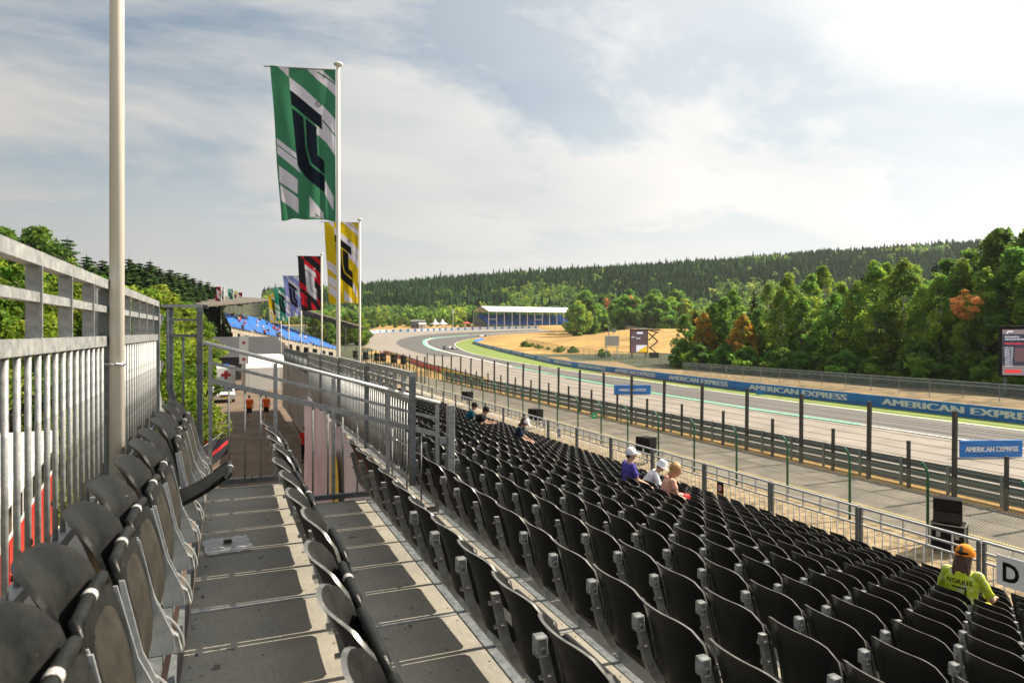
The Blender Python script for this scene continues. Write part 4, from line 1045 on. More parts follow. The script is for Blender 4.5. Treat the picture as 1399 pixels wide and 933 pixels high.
# underside corbels and front wall
for i in range(14):
    s = (i+0.5)/14*(len(front)-1); k = min(int(s), len(front)-2); p = front[k].lerp(front[k+1], s-k); t = (front[k+1]-front[k]).normalized(); q = backp[k].lerp(backp[k+1], s-k)
    dirb = Vector((q.x-p.x, q.y-p.y, 0)).normalized(); A = p + Vector((0, 0, -0.62))
    v = [A - t*1.0, A + t*1.0, A + t*0.7 + Vector((0, 0, -1.7)), A - t*0.7 + Vector((0, 0, -1.7))]; v += [w_ + dirb*2.5 for w_ in v]
    MB().add(v, [(0, 1, 2, 3), (7, 6, 5, 4), (0, 4, 5, 1), (1, 5, 6, 2), (2, 6, 7, 3), (3, 7, 4, 0)]).build('corbel', M['concrete'], bs)
v = []; f = []
for p, q in zip(front, backp):
    dirb = Vector((q.x-p.x, q.y-p.y, 0)).normalized(); a = p + dirb*2.6
    v += [(a.x, a.y, zg(a.x, a.y)-0.3), (a.x, a.y, p.z-0.62), (a.x+dirb.x*0.4, a.y+dirb.y*0.4, p.z-0.62), (a.x+dirb.x*0.4, a.y+dirb.y*0.4, zg(a.x, a.y)-0.3)]
for i in range(len(front)-1):
    for k in range(4): f.append((4*i+k, 4*i+(k+1) % 4, 4*i+4+(k+1) % 4, 4*i+4+k))
MB().add(v, f).build('base_wall', mat('dark_wall', (0.02, 0.019, 0.018), 0.9, var=0.3, scale=0.6), bs)
pts_f = [(p+Vector((0, 0, 0.95))) for p in front]; MB().tube(pts_f, 0.05, 5).build('front_rail', M['galv_dark'], bs)
def roof(label, c0, c1, depth_v, th):
    r = thing('stand_roof', label, 'roof')
    A, B = c0, c1; dv = Vector(depth_v)
    n = 9; v = []; f = []
    for i in range(n+1):
        p = A.lerp(B, i/n); 
        v += [p, p+dv, p+dv+Vector((0, 0, th)), p+Vector((0, 0, th))]
    for i in range(n):
        for k in range(4): f.append((4*i+k, 4*i+(k+1) % 4, 4*i+4+(k+1) % 4, 4*i+4+k))
    f += [(0, 1, 2, 3), tuple(4*n+k for k in (3, 2, 1, 0))]
    MB().add(v, f).build('roof_slab', M['roof_brown'], r)
    for i in range(n+1):
        p = A.lerp(B, i/n); MB().bar(p-Vector((0, 0, 0.15)), p+dv-Vector((0, 0, 0.15)), 0.12, 0.3).build('roof_beam', M['galv_dark'], r)
    for i in range(0, n+1, 3):
        p = A.lerp(B, i/n)+dv*0.92; MB().tube([(p.x, p.y, zg(p.x, p.y)), (p.x, p.y, p.z)], 0.12, 6).build('column', M['galv_dark'], r)
roof('brown flat roof over the left end of the blue seat bank', P3(284, 419, 104), P3(374, 410.5, 138), (-9.0, 5.0, 0.75), 0.25)
roof('brown flat roof sloping away behind the red flag', P3(414, 423, 150), P3(498, 448, 196), (-5.0, 5.5, 0.4), 0.3)

# ---------------------------------------------------------------- far covered grandstand
M['roof_white'] = mat('white_membrane_roof', (0.78, 0.78, 0.78), 0.5, 0, var=0.04, scale=0.1)
def covered_stand():
    xl, yl = at(667, 448); xr, yr = at(789, 480)
    A = Vector((xl, yl, 0)); B = Vector((xr, yr, 0)); t = (B-A).normalized(); ln = (B-A).length; nb = Vector((-t.y, t.x, 0))
    if nb.dot(Vector((sn, cs, 0))) < 0: nb = -nb
    z0 = min(zg(xl, yl), zg(xr, yr))
    r = thing('covered_grandstand', 'far blue grandstand under a white gabled membrane roof', 'grandstand', (xl, yl, z0), math.atan2(t.y, t.x))
    W_ = 24.0; he = 10.3; hr = 14.0
    v = []; n = 12
    for i in range(n):
        x0, x1 = ln*i/n, ln*(i+1)/n
        MB().add([(x0, -1, he), (x1, -1, he), (x1, W_*0.45, hr), (x0, W_*0.45, hr), (x1, W_, he+0.6), (x0, W_, he+0.6), (x0, -1, he-0.25), (x1, -1, he-0.25), (x0, W_*0.45, hr-0.25), (x1, W_*0.45, hr-0.25), (x0, W_, he+0.35), (x1, W_, he+0.35)],
                 [(0, 1, 2, 3), (3, 2, 4, 5), (7, 6, 8, 9), (9, 8, 10, 11), (0, 6, 7, 1), (5, 4, 11, 10), (0, 3, 8, 6), (3, 5, 10, 8), (1, 7, 9, 2), (2, 9, 11, 4)]).build('roof_bay', M['roof_white'], r)
    for i in range(n+1):
        x0 = ln*i/n
        for yy, hh in ((-0.6, he-0.3), (W_-0.6, he+0.2)): MB().box(x0-0.15, x0+0.15, yy-0.15, yy+0.15, -0.5, hh).build('column', M['white_paint'], r)
    for i in (0, 6, 11): MB().box(ln*i/n, ln*(i+1)/n, -0.75, -0.5, 5.0, 5.25).build('cross_beam', M['white_paint'], r)
    for k in range(9):
        y0 = 1.5+k*2.2; z = 1.2+k*0.85
        MB().box(1, ln-1, y0, y0+2.2, z-1.2, z).build('terrace_step', M['galv_dark'], r)
        for i in range(n):
            MB().box(1+(ln-2)*i/n+0.5, 1+(ln-2)*(i+1)/n-0.5, y0+1.0, y0+1.5, z, z+0.95).build('seat_block', M['seat_blue'], r)
    MB().box(0, ln, 0.6, 0.8, 0, 1.6).build('front_fence', M['galv_dark'], r)
    MB().add([(0, 0.5, 0), (0, W_, 0), (0, W_, 9), (0, 0.5, 1.4), (0.2, 0.5, 0), (0.2, W_, 0), (0.2, W_, 9), (0.2, 0.5, 1.4)], [(0, 1, 2, 3), (7, 6, 5, 4), (0, 4, 5, 1), (1, 5, 6, 2), (2, 6, 7, 3), (3, 7, 4, 0)]).build('side_wall', M['galv_dark'], r)
covered_stand()
# small buildings and tents beside it
def pagoda(px, d, s, label):
    x, y = at(px, d); r = thing('pagoda_tent', label, 'tent', (x, y, zg(x, y)-0.1), rad(20), 'white peaked tents by the far runoff')
    MB().add([(-s, -s, 2.6), (s, -s, 2.6), (s, s, 2.6), (-s, s, 2.6), (-s*.35, -s*.35, 3.9), (s*.35, -s*.35, 3.9), (s*.35, s*.35, 3.9), (-s*.35, s*.35, 3.9), (0, 0, 6.2)],
             [(0, 1, 5, 4), (1, 2, 6, 5), (2, 3, 7, 6), (3, 0, 4, 7), (4, 5, 8), (5, 6, 8), (6, 7, 8), (7, 4, 8), (3, 2, 1, 0)]).build('canopy', M['roof_white'], r)
    for a in (-s*.95, s*.95):
        for b in (-s*.95, s*.95): MB().box(a-0.06, a+0.06, b-0.06, b+0.06, 0, 2.62).build('leg', M['white_paint'], r)
for px in (594.5, 604.5, 801, 809.5): pagoda(px, 430 if px < 700 else 480, 2.6, 'white peaked tent left of the covered grandstand' if px < 700 else 'white peaked tent right of the covered grandstand')
for px, d, w, h, c, lb in ((577, 425, 4.2, 3.2, 'white_paint', 'small white cabin left of the peaked tents'), (571, 432, 9, 4.6, 'galv_dark', 'long grey cabin behind the white cabin'), (797, 478, 14, 4.2, 'galv_dark', 'low grey building beside the covered grandstand'), (862, 330, 5, 4.4, 'concrete', 'small grey hut at the top of the dry mound')):
    x, y = at(px, d); r = thing('cabin', lb, 'cabin', (x, y, zg(x, y)-0.2), -YAW+rad(12))
    MB().cbox(-w/2, w/2, -1.5, 1.5, 0, h, 0.06).build('walls', M[c], r); MB().add([(-w/2-.2, -1.8, h), (w/2+.2, -1.8, h), (w/2+.2, 1.8, h), (-w/2-.2, 1.8, h), (-w/2-.2, 0, h+.7), (w/2+.2, 0, h+.7)], [(0, 1, 5, 4), (2, 3, 4, 5), (0, 4, 3), (1, 2, 5), (3, 2, 1, 0)]).build('roof', M['roof_white' if c == 'white_paint' else 'galv'], r)
    for i in range(max(1, int(w/2.5))):
        xx = -w/2+1.0+i*2.4; MB().box(xx, xx+0.9, -1.56, -1.49, 1.2, 2.1).build('window', M['black'], r)
x, y = at(619, 425); r = thing('lighting_mast', 'white mast with loudspeaker cluster beside the far tents', 'mast', (x, y, zg(x, y)))
MB().tube([(0, 0, 0), (0, 0, 11)], 0.15, 6).build('pole', M['white_paint'], r); MB().cbox(-0.8, 0.8, -0.4, 0.4, 9.4, 11.4, 0.1).build('cluster', M['white_paint'], r)
x, y = at(637, 432); r = thing('parasol', 'red parasol left of the covered grandstand', 'parasol', (x, y, zg(x, y)))
MB().lathe([(0, 4.2), (2.6, 3.1), (2.6, 2.9), (0, 3.9)], 10).build('canopy', cols['red'], r); MB().tube([(0, 0, 0), (0, 0, 4)], 0.06, 6).build('pole', M['white_paint'], r)

# ---------------------------------------------------------------- screens
def led_screen(px, d, py0, py1, w, rz, label, pixels):
    x, y = at(px, d); z0 = zat(py1, d); z1 = zat(py0, d); h = z1-z0
    r = thing('video_screen', label, 'screen', (x, y, z0), rz)
    MB().cbox(-0.15, w+0.15, 0.02, 0.7, -0.15, h+0.35, 0.05).build('cabinet', M['black'], r)
    MB().box(0, w, -0.01, 0.018, 0, h).build('display', emit_mat('screen_dark', (0.10, 0.06, 0.065), 0.6), r)
    pixels(r, w, h)
    for a in (0.3, w-0.3): MB().box(a-0.12, a+0.12, 0.2, 0.5, -z0+zg(x, y), -0.15).build('leg', M['galv_dark'], r)
    return r
E_WHITE = emit_mat('screen_white', (0.8, 0.8, 0.85), 0.5); E_RED = emit_mat('screen_red', (0.6, 0.02, 0.02), 0.8); E_PINK = emit_mat('screen_grey', (0.26, 0.2, 0.2), 0.5); E_YEL = emit_mat('screen_yellow', (0.55, 0.33, 0.01), 0.8); E_NAVY = emit_mat('screen_navy', (0.02, 0.02, 0.035), 0.8)
def screen_right(r, w, h):
    def rect(x0, x1, z0, z1, m, nm='picture_area', o=-0.014): MB().box(x0, x1, o-0.002, o, z0*h, z1*h).build(nm, m, r)
    rect(0.02, w-0.02, 0.90, 0.99, E_PINK); rect(0.02, w-0.02, 0.22, 0.895, E_NAVY); rect(0.02, w-0.02, 0.01, 0.215, E_PINK); rect(1.0, w-0.3, 0.30, 0.60, emit_mat('screen_picture', (0.09, 0.045, 0.05), 0.8), o=-0.017)
    tm = text_mesh('POINTS', 0.16, E_WHITE, width=1.15, bold=0.03); link('caption', tm, r, (0.78, -0.018, h*0.835))
    tm = text_mesh('ALLOCATION', 0.16, E_WHITE, width=1.95, bold=0.03); link('caption', tm, r, (1.18, -0.018, h*0.785))
    tm = text_mesh('FEATURE RACE', 0.16, E_RED, width=2.3, bold=0.03); link('caption', tm, r, (1.36, -0.018, h*0.69))
    for i, s in enumerate(['1ST-25', '2ND-18', '3RD-15', '4TH-12', '5TH-10', '6TH-8', '7TH-6', '8TH-4', '9TH-2', '10TH-1']):
        link('caption', text_mesh(s, 0.12, E_WHITE, width=0.7 if i < 5 else 0.58, bold=0.03), r, (0.52, -0.018, h*(0.60-0.044*i)))
    rect(0.2, 1.5, 0.06, 0.12, E_RED, o=-0.018)
    MB().add([(0.3, -0.018, h*0.905), (0.42, -0.018, h*0.905), (0.5, -0.018, h*0.94), (0.85, -0.018, h*0.94), (0.9, -0.018, h*0.97), (0.45, -0.018, h*0.97)], [(0, 1, 2, 3, 4, 5)]).build('logo', E_WHITE, r)
led_screen(1369.5, 66, 450, 512.5, 7.5, rad(-44), 'large lit video screen with a points table in front of the wood', screen_right)
def screen_left(r, w, h):
    def rect(x0, x1, z0, z1, m): MB().box(x0*w, x1*w, -0.016, -0.014, z0*h, z1*h).build('picture_area', m, r)
    rect(0.32, 0.98, 0.02, 0.34, E_WHITE); rect(0.36, 0.72, 0.86, 0.95, E_WHITE); rect(0.34, 0.42, 0.62, 0.68, E_WHITE); rect(0.46, 0.56, 0.63, 0.68, E_WHITE); rect(0.02, 0.28, 0.02, 0.25, emit_mat('screen_maroon', (0.12, 0.06, 0.07), 0.8)); rect(0.03, 0.25, 0.7, 0.73, E_WHITE)
    MB().add([(0.34*w, -0.02, 0.02*h), (0.98*w, -0.02, 0.02*h), (0.98*w, -0.02, 0.33*h)], [(0, 1, 2)]).build('picture_area', E_YEL, r)
    for k in range(5): MB().box(0.4*w+k*0.5, 0.4*w+k*0.5+0.25, 0.1, 0.3, h+0.36, h+0.75).build('lamp', M['white_paint'], r)
sc2 = led_screen(862, 160, 452, 481.5, 3.9, -YAW, 'video screen raised on a scissor lift in the dry infield', screen_left)
for (a, b) in (((4.2, 5.2), (6.6, 4.6)), ((4.2, 4.6), (6.4, 2.6)), ((4.2, 2.8), (6.2, 4.8)), ((6.4, 2.6), (4.4, 1.0)), ((4.6, 1.0), (6.0, -0.1))):
    MB().bar((a[0], 0.4, a[1]), (b[0], 0.4, b[1]), 0.22, 0.26).build('lift_arm', M['post_dark'], sc2)
MB().box(4.1, 6.9, 0.2, 0.7, 5.1, 5.45).build('lift_deck', M['galv_dark'], sc2); MB().cbox(4.4, 6.6, 0.0, 1.0, -1.4, 0.0, 0.1).build('lift_base', M['post_dark'], sc2)
x, y = at(836, 158); r = thing('camera_tower', 'white scaffold camera tower in the dry infield left of the raised screen', 'tower', (x, y, zg(x, y)), -YAW)
for a in (-1.3, 1.3):
    for b in (-1, 1): MB().tube([(a, b, 0), (a, b, 4.2)], 0.06, 6).build('leg', M['white_paint'], r)
    MB().bar((a, -1, 0.3), (a, 1, 3.0), 0.05, 0.05).build('brace', M['galv'], r)
MB().cbox(-1.5, 1.5, -1.1, 1.1, 2.9, 5.2, 0.03).build('cladding', mat('off_white_sheeting', (0.62, 0.57, 0.5), 0.7, var=0.1, scale=1), r)
MB().tube([(-0.7, 0, 5.2), (-0.7, 0, 7.6)], 0.12, 6).build('mast', M['galv'], r); MB().cbox(0.0, 0.9, -0.4, 0.4, 6.0, 6.9, 0.1).build('camera_housing', M['galv'], r); MB().tube([(0.45, 0, 5.2), (0.45, 0, 6.0)], 0.06, 6).build('camera_post', M['galv'], r)

# ---------------------------------------------------------------- service road: tents, vehicles, barriers
def vehicle_wheels(r, xs, w, rr):
    for a in xs:
        for b in (-w/2+0.1, w/2-0.1):
            t = MB().tube([(a, b-0.1, rr), (a, b+0.1, rr)], rr, 14).build('wheel', M['black'], r)
            MB().tube([(a, b-0.11, rr), (a, b+0.11, rr)], rr*0.55, 10).build('rim', M['galv'], t)
GLASS = mat('dark_glass', (0.01, 0.012, 0.014), 0.08, 0, spec=0.8); REDP = mat('red_paint', (0.45, 0.015, 0.015), 0.35, var=0.05); WHITEP = mat('white_car_paint', (0.72, 0.72, 0.72), 0.3, var=0.03)
x, y = at(362, 74); r = thing('box_tent', 'white flat-sided tent at the end of the service road', 'tent', (x, y, zg(x, y)), rad(4))
v = [(-2.0, 0, 0), (2.4, 0, 0), (2.4, 5, 0), (-2.0, 5, 0), (-1.95, 0, 2.4), (2.35, 0, 2.4), (2.35, 5, 2.4), (-1.95, 5, 2.4), (-1.7, 2.0, 3.7), (2.1, 2.0, 3.7), (2.1, 5, 3.7), (-1.7, 5, 3.7)]
MB().add(v, [(0, 1, 5, 4), (1, 2, 6, 5), (2, 3, 7, 6), (3, 0, 4, 7)]).build('walls', M['white_paint'], r); MB().add(v, [(4, 5, 9, 8), (5, 6, 10, 9), (6, 7, 11, 10), (7, 4, 8, 11), (8, 9, 10, 11)]).build('roof', M['roof_white'], r)
M['tent_grey'] = mat('grey_tent_fabric', (0.04, 0.04, 0.045), 0.8, 0, var=0.15, scale=0.8)
for px, d, w, lb in ((322, 88, 9, 'dark grey peaked marquee behind the red cross flag'), (362, 92, 9, 'dark grey marquee behind the white tent')):
    x, y = at(px, d); r = thing('marquee', lb, 'tent', (x, y, zg(x, y)), rad(10))
    MB().add([(-w/2, 0, 3.0), (w/2, 0, 3.0), (w/2, 8, 3.0), (-w/2, 8, 3.0), (-w/4, 4, 5.6), (w/4, 4, 5.6)], [(0, 1, 5, 4), (1, 2, 5), (2, 3, 4, 5), (3, 0, 4), (3, 2, 1, 0)]).build('roof', M['tent_grey'], r)
    MB().box(-w/2+.1, w/2-.1, 0.2, 7.8, 0, 2.95).build('walls', mat('dark_tent_wall', (0.02, 0.02, 0.022), 0.8), r)
x, y = at(333, 70); r = thing('feather_flag', 'tall white feather flag with red crosses beside the white tent', 'flag', (x, y, zg(x, y)), rad(-12))
z0 = zat(497, 70); z1 = zat(459, 70)
MB().box(-0.45, 0.40, -0.01, 0.01, z0-zg(x, y), z1-zg(x, y)).build('cloth', M['banner_white'], r); MB().tube([(0.43, 0, 0), (0.43, 0, z1-zg(x, y)+0.1)], 0.03, 6).build('pole', M['galv'], r)
for zc in (z1-0.7-zg(x, y), z0+0.45-zg(x, y)):
    MB().box(-0.2, 0.2, -0.02, -0.012, zc-0.07, zc+0.07).build('cross_bar', REDP, r); MB().box(-0.07, 0.07, -0.024, -0.021, zc-0.2, zc+0.2).build('cross_bar', REDP, r)
def van(px, d, rz, label):
    x, y = at(px, d); r = thing('ambulance_van', label, 'van', (x, y, zg(x, y)+0.02), rz)
    prof = [(-2.6, 0.35), (2.5, 0.35), (2.6, 1.1), (1.9, 1.35), (1.3, 2.35), (-2.5, 2.45), (-2.6, 2.2)]
    me = MB().prism(prof, -0.98, 0.98).build('body', WHITEP, r)
    MB().box(-2.61, -2.602, -0.5, 0.5, 1.3, 1.65).build('red_cross', REDP, r); MB().box(-2.612, -2.604, -0.18, 0.18, 1.0, 1.95).build('red_cross', REDP, r)
    for sy in (-0.985, 0.985):
        MB().box(-2.4, 1.0, sy-0.004, sy+0.004, 0.9, 1.7).build('side_panel', REDP, r)
        MB().box(1.0, 1.7, sy-0.008, sy+0.008, 1.45, 2.1).build('side_window', GLASS, r)
    MB().box(-0.6, 0.4, -0.7, 0.7, 2.42, 2.58).build('light_bar', mat('blue_beacon', (0.02, 0.1, 0.5), 0.2), r)
    vehicle_wheels(r, (-1.6, 1.7), 1.96, 0.36)
van(303, 78, rad(100), 'white ambulance van with red cross parked under the tree')
x, y = at(304, 62); r = thing('parked_car', 'white car with yellow plate at the end of the service road', 'car', (x, y, zg(x, y)+0.02), rad(-85))
prof = [(-2.1, 0.3), (2.1, 0.3), (2.15, 0.75), (1.3, 0.9), (0.6, 1.42), (-1.3, 1.45), (-2.0, 0.95), (-2.15, 0.7)]
b = MB().prism(prof, -0.88, 0.88).build('body', WHITEP, r); MB().prism([(1.26, 0.93), (0.64, 1.38), (0.66, 1.40), (1.3, 0.93)], -0.75, 0.75).build('windscreen', GLASS, r)
for sy in (-0.886, 0.886): MB().prism([(-1.6, 0.95), (1.0, 0.95), (0.5, 1.36), (-1.2, 1.38)], sy-0.004, sy+0.004).build('side_window', GLASS, r)
for sy in (-0.65, 0.65): MB().cbox(2.1, 2.17, sy-0.17, sy+0.17, 0.62, 0.76, 0.02).build('headlight', M['banner_white'], r)
MB().box(2.13, 2.17, -0.26, 0.26, 0.42, 0.53).build('number_plate', mat('yellow_plate', (0.7, 0.5, 0.02), 0.5), r); MB().box(2.14, 2.165, -0.4, 0.4, 0.55, 0.66).build('grille', M['black'], r)
vehicle_wheels(r, (-1.35, 1.35), 1.76, 0.32)
# black crowd barriers with a red stripe
def crowd_panel(px0, d0, px1, d1, h, label):
    a = Vector((*at(px0, d0), 0)); b = Vector((*at(px1, d1), 0)); ln = (b-a).length
    r = thing('crowd_barrier', label, 'barrier', (a.x, a.y, zg(a.x, a.y)), math.atan2(b.y-a.y, b.x-a.x))
    MB().box(0, ln, -0.02, 0.02, 0.08, h).build('black_cover', mat('navy_barrier_cover', (0.012, 0.013, 0.022), 0.6, var=0.2), r)
    for sy in (-0.025, 0.025): MB().box(0, ln, sy-0.004, sy+0.004, h*0.42, h*0.55).build('red_stripe', mat('barrier_red', (0.6, 0.02, 0.03), 0.6), r)
    MB().tube([(0, 0, h), (ln, 0, h)], 0.02, 6).build('top_tube', M['galv'], r)
    for a_ in (0.3, ln-0.3): MB().box(a_-0.03, a_+0.03, -0.3, 0.3, 0, 0.05).build('foot', M['galv_dark'], r)
crowd_panel(278, 30.0, 311, 35.5, 1.25, 'black barrier with red stripe running along the service road edge')
crowd_panel(250, 35.0, 311, 35.6, 1.25, 'black barrier with red stripe set across the verge behind the first')
crowd_panel(255, 41.0, 292, 48.0, 1.3, 'black barrier with red stripe further along under the tree')
crowd_panel(236, 33.5, 278, 30.0, 1.25, 'black barrier with red stripe closing the near corner by the verge')
# red lorry below the railing
r = thing('service_lorry', 'red and white service lorry parked below the back railing', 'lorry', (-5.2, 17.5, 0.05), rad(96))
MB().cbox(-4.5, 4.5, -1.25, 1.25, 0.9, 2.5, 0.05).build('red_body', REDP, r); MB().cbox(-4.6, 4.6, -1.3, 1.3, 2.51, 3.55, 0.12).build('white_top', WHITEP, r)
MB().box(-4.6, 4.6, -1.31, 1.31, 0.45, 0.89).build('white_skirt', WHITEP, r)
for i in range(7):
    xx = -4.2+i*1.22; MB().box(xx, xx+1.0, -1.315, -1.303, 2.75, 3.2).build('window', GLASS, r)
    MB().box(xx-0.04, xx-0.02, -1.256, -1.249, 0.95, 2.45).build('panel_gap', M['black'], r); MB().tube([(xx+0.15, -1.25, 1.8), (xx+0.15, -1.29, 1.8)], 0.06, 8).build('handle', M['black'], r)
vehicle_wheels(r, (-3.2, 2.4, 3.4), 2.5, 0.5)

# ---------------------------------------------------------------- two racing cars in the bend
def race_car(px, py, rz, label, body):
    x, y = gp(px, py); r = thing('racing_car', label, 'racing car', (x, y, zg(x, y)+0.06), rz)
    MB().prism([(-2.4, 0.1), (2.6, 0.1), (2.7, 0.3), (1.0, 0.62), (0.2, 0.7), (-0.2, 0.95), (-1.0, 0.9), (-2.4, 0.5)], -0.32, 0.32).build('body', body, r)
    MB().prism([(-1.8, 0.12), (0.6, 0.12), (0.5, 0.55), (-1.6, 0.5)], -0.75, 0.75).build('sidepod', body, r)
    MB().box(2.3, 2.9, -0.95, 0.95, 0.1, 0.2).build('front_wing', M['black'], r); MB().box(-2.75, -2.3, -0.5, 0.5, 0.75, 1.0).build('rear_wing', M['black'], r)
    for a in (-1.8, 1.75):
        for b in (-0.82, 0.82): MB().tube([(a, b-0.18, 0.34), (a, b+0.18, 0.34)], 0.34, 12).build('wheel', M['black'], r)
    MB().tube([(0.3, 0, 0.7), (0.3, 0, 0.95)], 0.14, 8).build('helmet', M['banner_white'], r)
race_car(615, 477.5, rad(-62), 'white and black racing car coming through the bend', M['banner_white'])
race_car(657, 460.5, rad(-172), 'white racing car at the far entry of the bend', M['banner_white'])
# ================================================================ trees
def np_mesh(name, V, F, C, m, smooth=False):
    me = bpy.data.meshes.new(name); V = np.asarray(V, np.float32); F = np.asarray(F, np.int32); nf, k = F.shape
    me.vertices.add(len(V)); me.vertices.foreach_set('co', V.ravel()); me.loops.add(nf*k); me.loops.foreach_set('vertex_index', F.ravel())
    me.polygons.add(nf); me.polygons.foreach_set('loop_start', np.arange(0, nf*k, k, dtype=np.int32)); me.polygons.foreach_set('loop_total', np.full(nf, k, np.int32))
    me.update(calc_edges=True)
    if C is not None:
        a = me.color_attributes.new('Col', 'FLOAT_COLOR', 'POINT'); C4 = np.ones((len(V), 4), np.float32); C4[:, :3] = C; a.data.foreach_set('color', C4.ravel())
    me.materials.append(m)
    if smooth: me.shade_smooth()
    return me
def leaf_quads(P, size, rs, up=0.35):
    n = len(P); a = rs.normal(size=(n, 3)); a[:, 2] *= 0.6; a /= np.linalg.norm(a, axis=1, keepdims=True)
    b = rs.normal(size=(n, 3)); b -= (b*a).sum(1, keepdims=True)*a; b /= np.linalg.norm(b, axis=1, keepdims=True)
    s = size*rs.uniform(0.6, 1.3, (n, 1))
    V = np.stack([P - a*s, P + b*s*0.55, P + a*s, P - b*s*0.55], 1).reshape(-1, 3)
    F = np.arange(4*n).reshape(n, 4); return V, F
def broadleaf(seed, H, R, n_leaf, size, cols_, base=0.16, birch=False, lean=0.6, clumps=46, squash=1.0):
    """crown mesh of leaf-sized faces gathered in clumps on boughs, and a branching trunk"""
    rs = np.random.RandomState(seed); cl = []; tries = 0
    while len(cl) < clumps and tries < 4000:
        tries += 1; t = rs.uniform(base, 1.0)
        prof = (math.sin(math.pi*min(1, (t-base)/(1-base))**0.75)**0.7 if t < 0.999 else 0) * (1 - 0.25*t)
        rr = R*prof*math.sqrt(rs.uniform(0.25, 1.0))*rs.uniform(0.75, 1.12); th = rs.uniform(0, 2*math.pi)
        cl.append((rr*math.cos(th), rr*math.sin(th), H*t, R*rs.uniform(0.13, 0.36)*(1.0-0.35*t)))
    cl.append((0, 0, H*0.96, R*0.22)); cl = np.array(cl); per = rs.multinomial(n_leaf, cl[:, 3]**1.6/np.sum(cl[:, 3]**1.6)); P = []; C = []
    c_ = np.array(cols_)
    for (x, y, z, r), k in zip(cl, per):
        q = rs.normal(size=(k, 3)); q /= np.linalg.norm(q, axis=1, keepdims=True); q *= (rs.uniform(0.25, 1, (k, 1))**0.45)*r; q[:, 2] *= 0.72*squash
        P.append(q + (x, y, z)); base_c = c_[rs.randint(len(c_))]*rs.uniform(0.8, 1.2)
        C.append(base_c*rs.uniform(0.75, 1.3, (k, 1)))
    P = np.concatenate(P); C = np.repeat(np.concatenate(C), 4, 0); V, F = leaf_quads(P, size, rs)
    crown = np_mesh('crown', V, F, C, M['leaf'])
    mb = MB(); r0 = H*(0.011 if birch else 0.017)
    bend = [(0, 0, -0.3)] + [(lean*0.3*math.sin(i*1.3+seed), lean*0.3*math.cos(i*1.9+seed), H*0.9*i/6) for i in range(1, 7)]
    mb.tube(bend, [r0*(1.25-i/6.3) for i in range(7)], 7)
    for i in range(0, len(cl), 2):
        x, y, z, r = cl[i]; z0 = max(H*base*0.8, z - math.hypot(x, y)*0.7-0.3); mb.tube([(0, 0, z0), (x*0.5, y*0.5, (z0+z)/2-0.1), (x, y, z)], [r0*0.4, r0*0.26, r0*0.1], 4, False)
    return crown, mb.mesh('trunk', M['birch' if birch else 'bark'], True)
def conifer(seed, H, R, cols_, whorls=26, per=9, tri=7):
    rs = np.random.RandomState(seed); V = []; F = []; C = []; c_ = np.array(cols_)
    for w in range(whorls):
        t = 0.08 + 0.92*((w+0.3)/whorls)**0.9; L_ = R*(1-t)**0.75*rs.uniform(0.8, 1.1) + 0.28; z = H*t
        for b in range(per):
            th = rs.uniform(0, 6.283); col = c_[rs.randint(len(c_))]*rs.uniform(0.7, 1.25); ll = L_*rs.uniform(0.7, 1.15); dr = rs.uniform(0.15, 0.42)
            for k in range(tri):
                s = (k+rs.uniform(0.2, 1))/tri; p = np.array([math.cos(th)*ll*s, math.sin(th)*ll*s, z - dr*ll*s + 0.15*ll*s*s])
                side = np.array([-math.sin(th), math.cos(th), 0]); out = np.array([math.cos(th), math.sin(th), -dr]); wv = ll*0.26*(1.15-s) + 0.11
                j = len(V); V += [p - side*wv - np.array([0, 0, wv*0.5]), p + side*wv - np.array([0, 0, wv*rs.uniform(0.1, 0.7)]), p + out*wv*1.5, p + np.array([0, 0, wv*0.45])]
                F.append((j, j+2, j+1, j+3)); C += [col*rs.uniform(0.8, 1.2)]*4
    j = len(V); V += [np.array([-0.1, 0, H*0.9]), np.array([0.1, 0, H*0.9]), np.array([0, 0.1, H*0.95]), np.array([0, 0, H*1.03])]; F.append((j, j+1, j+2, j+3)); C += [c_[0]]*4
    return np_mesh('crown', V, F, np.array(C), M['needle']), MB().tube([(0, 0, -0.3), (0, 0, H*0.95)], [H*0.013, 0.02], 6).mesh('trunk', M['bark'], True)
G_BRIGHT = [(0.16, 0.25, 0.022), (0.21, 0.29, 0.026), (0.11, 0.20, 0.02), (0.25, 0.31, 0.04)]
G_MID = [(0.14, 0.27, 0.04), (0.20, 0.34, 0.045), (0.10, 0.215, 0.04)]
G_BIRCH = [(0.24, 0.36, 0.05), (0.34, 0.43, 0.055), (0.19, 0.32, 0.046), (0.13, 0.27, 0.05)]
G_GOLD = [(0.66, 0.42, 0.06), (0.58, 0.44, 0.06), (0.42, 0.40, 0.055), (0.62, 0.34, 0.06)]
G_RUST = [(0.78, 0.38, 0.15), (0.70, 0.34, 0.13), (0.55, 0.36, 0.12)]
G_CON = [(0.022, 0.048, 0.020), (0.030, 0.060, 0.024), (0.016, 0.038, 0.018)]
G_CONL = [(0.035, 0.065, 0.022), (0.05, 0.085, 0.025), (0.026, 0.05, 0.02)]
def plant(name, protos, x, y, s, rz, label, group, sz=1.0):
    cr, tr = protos; r = thing(name, label, 'tree', (x, y, zg(x, y)-0.1), rz, group); r.scale = (s, s, s*sz)
    link('crown', cr, r); link('trunk', tr, r); return r
rt = random.Random(5)
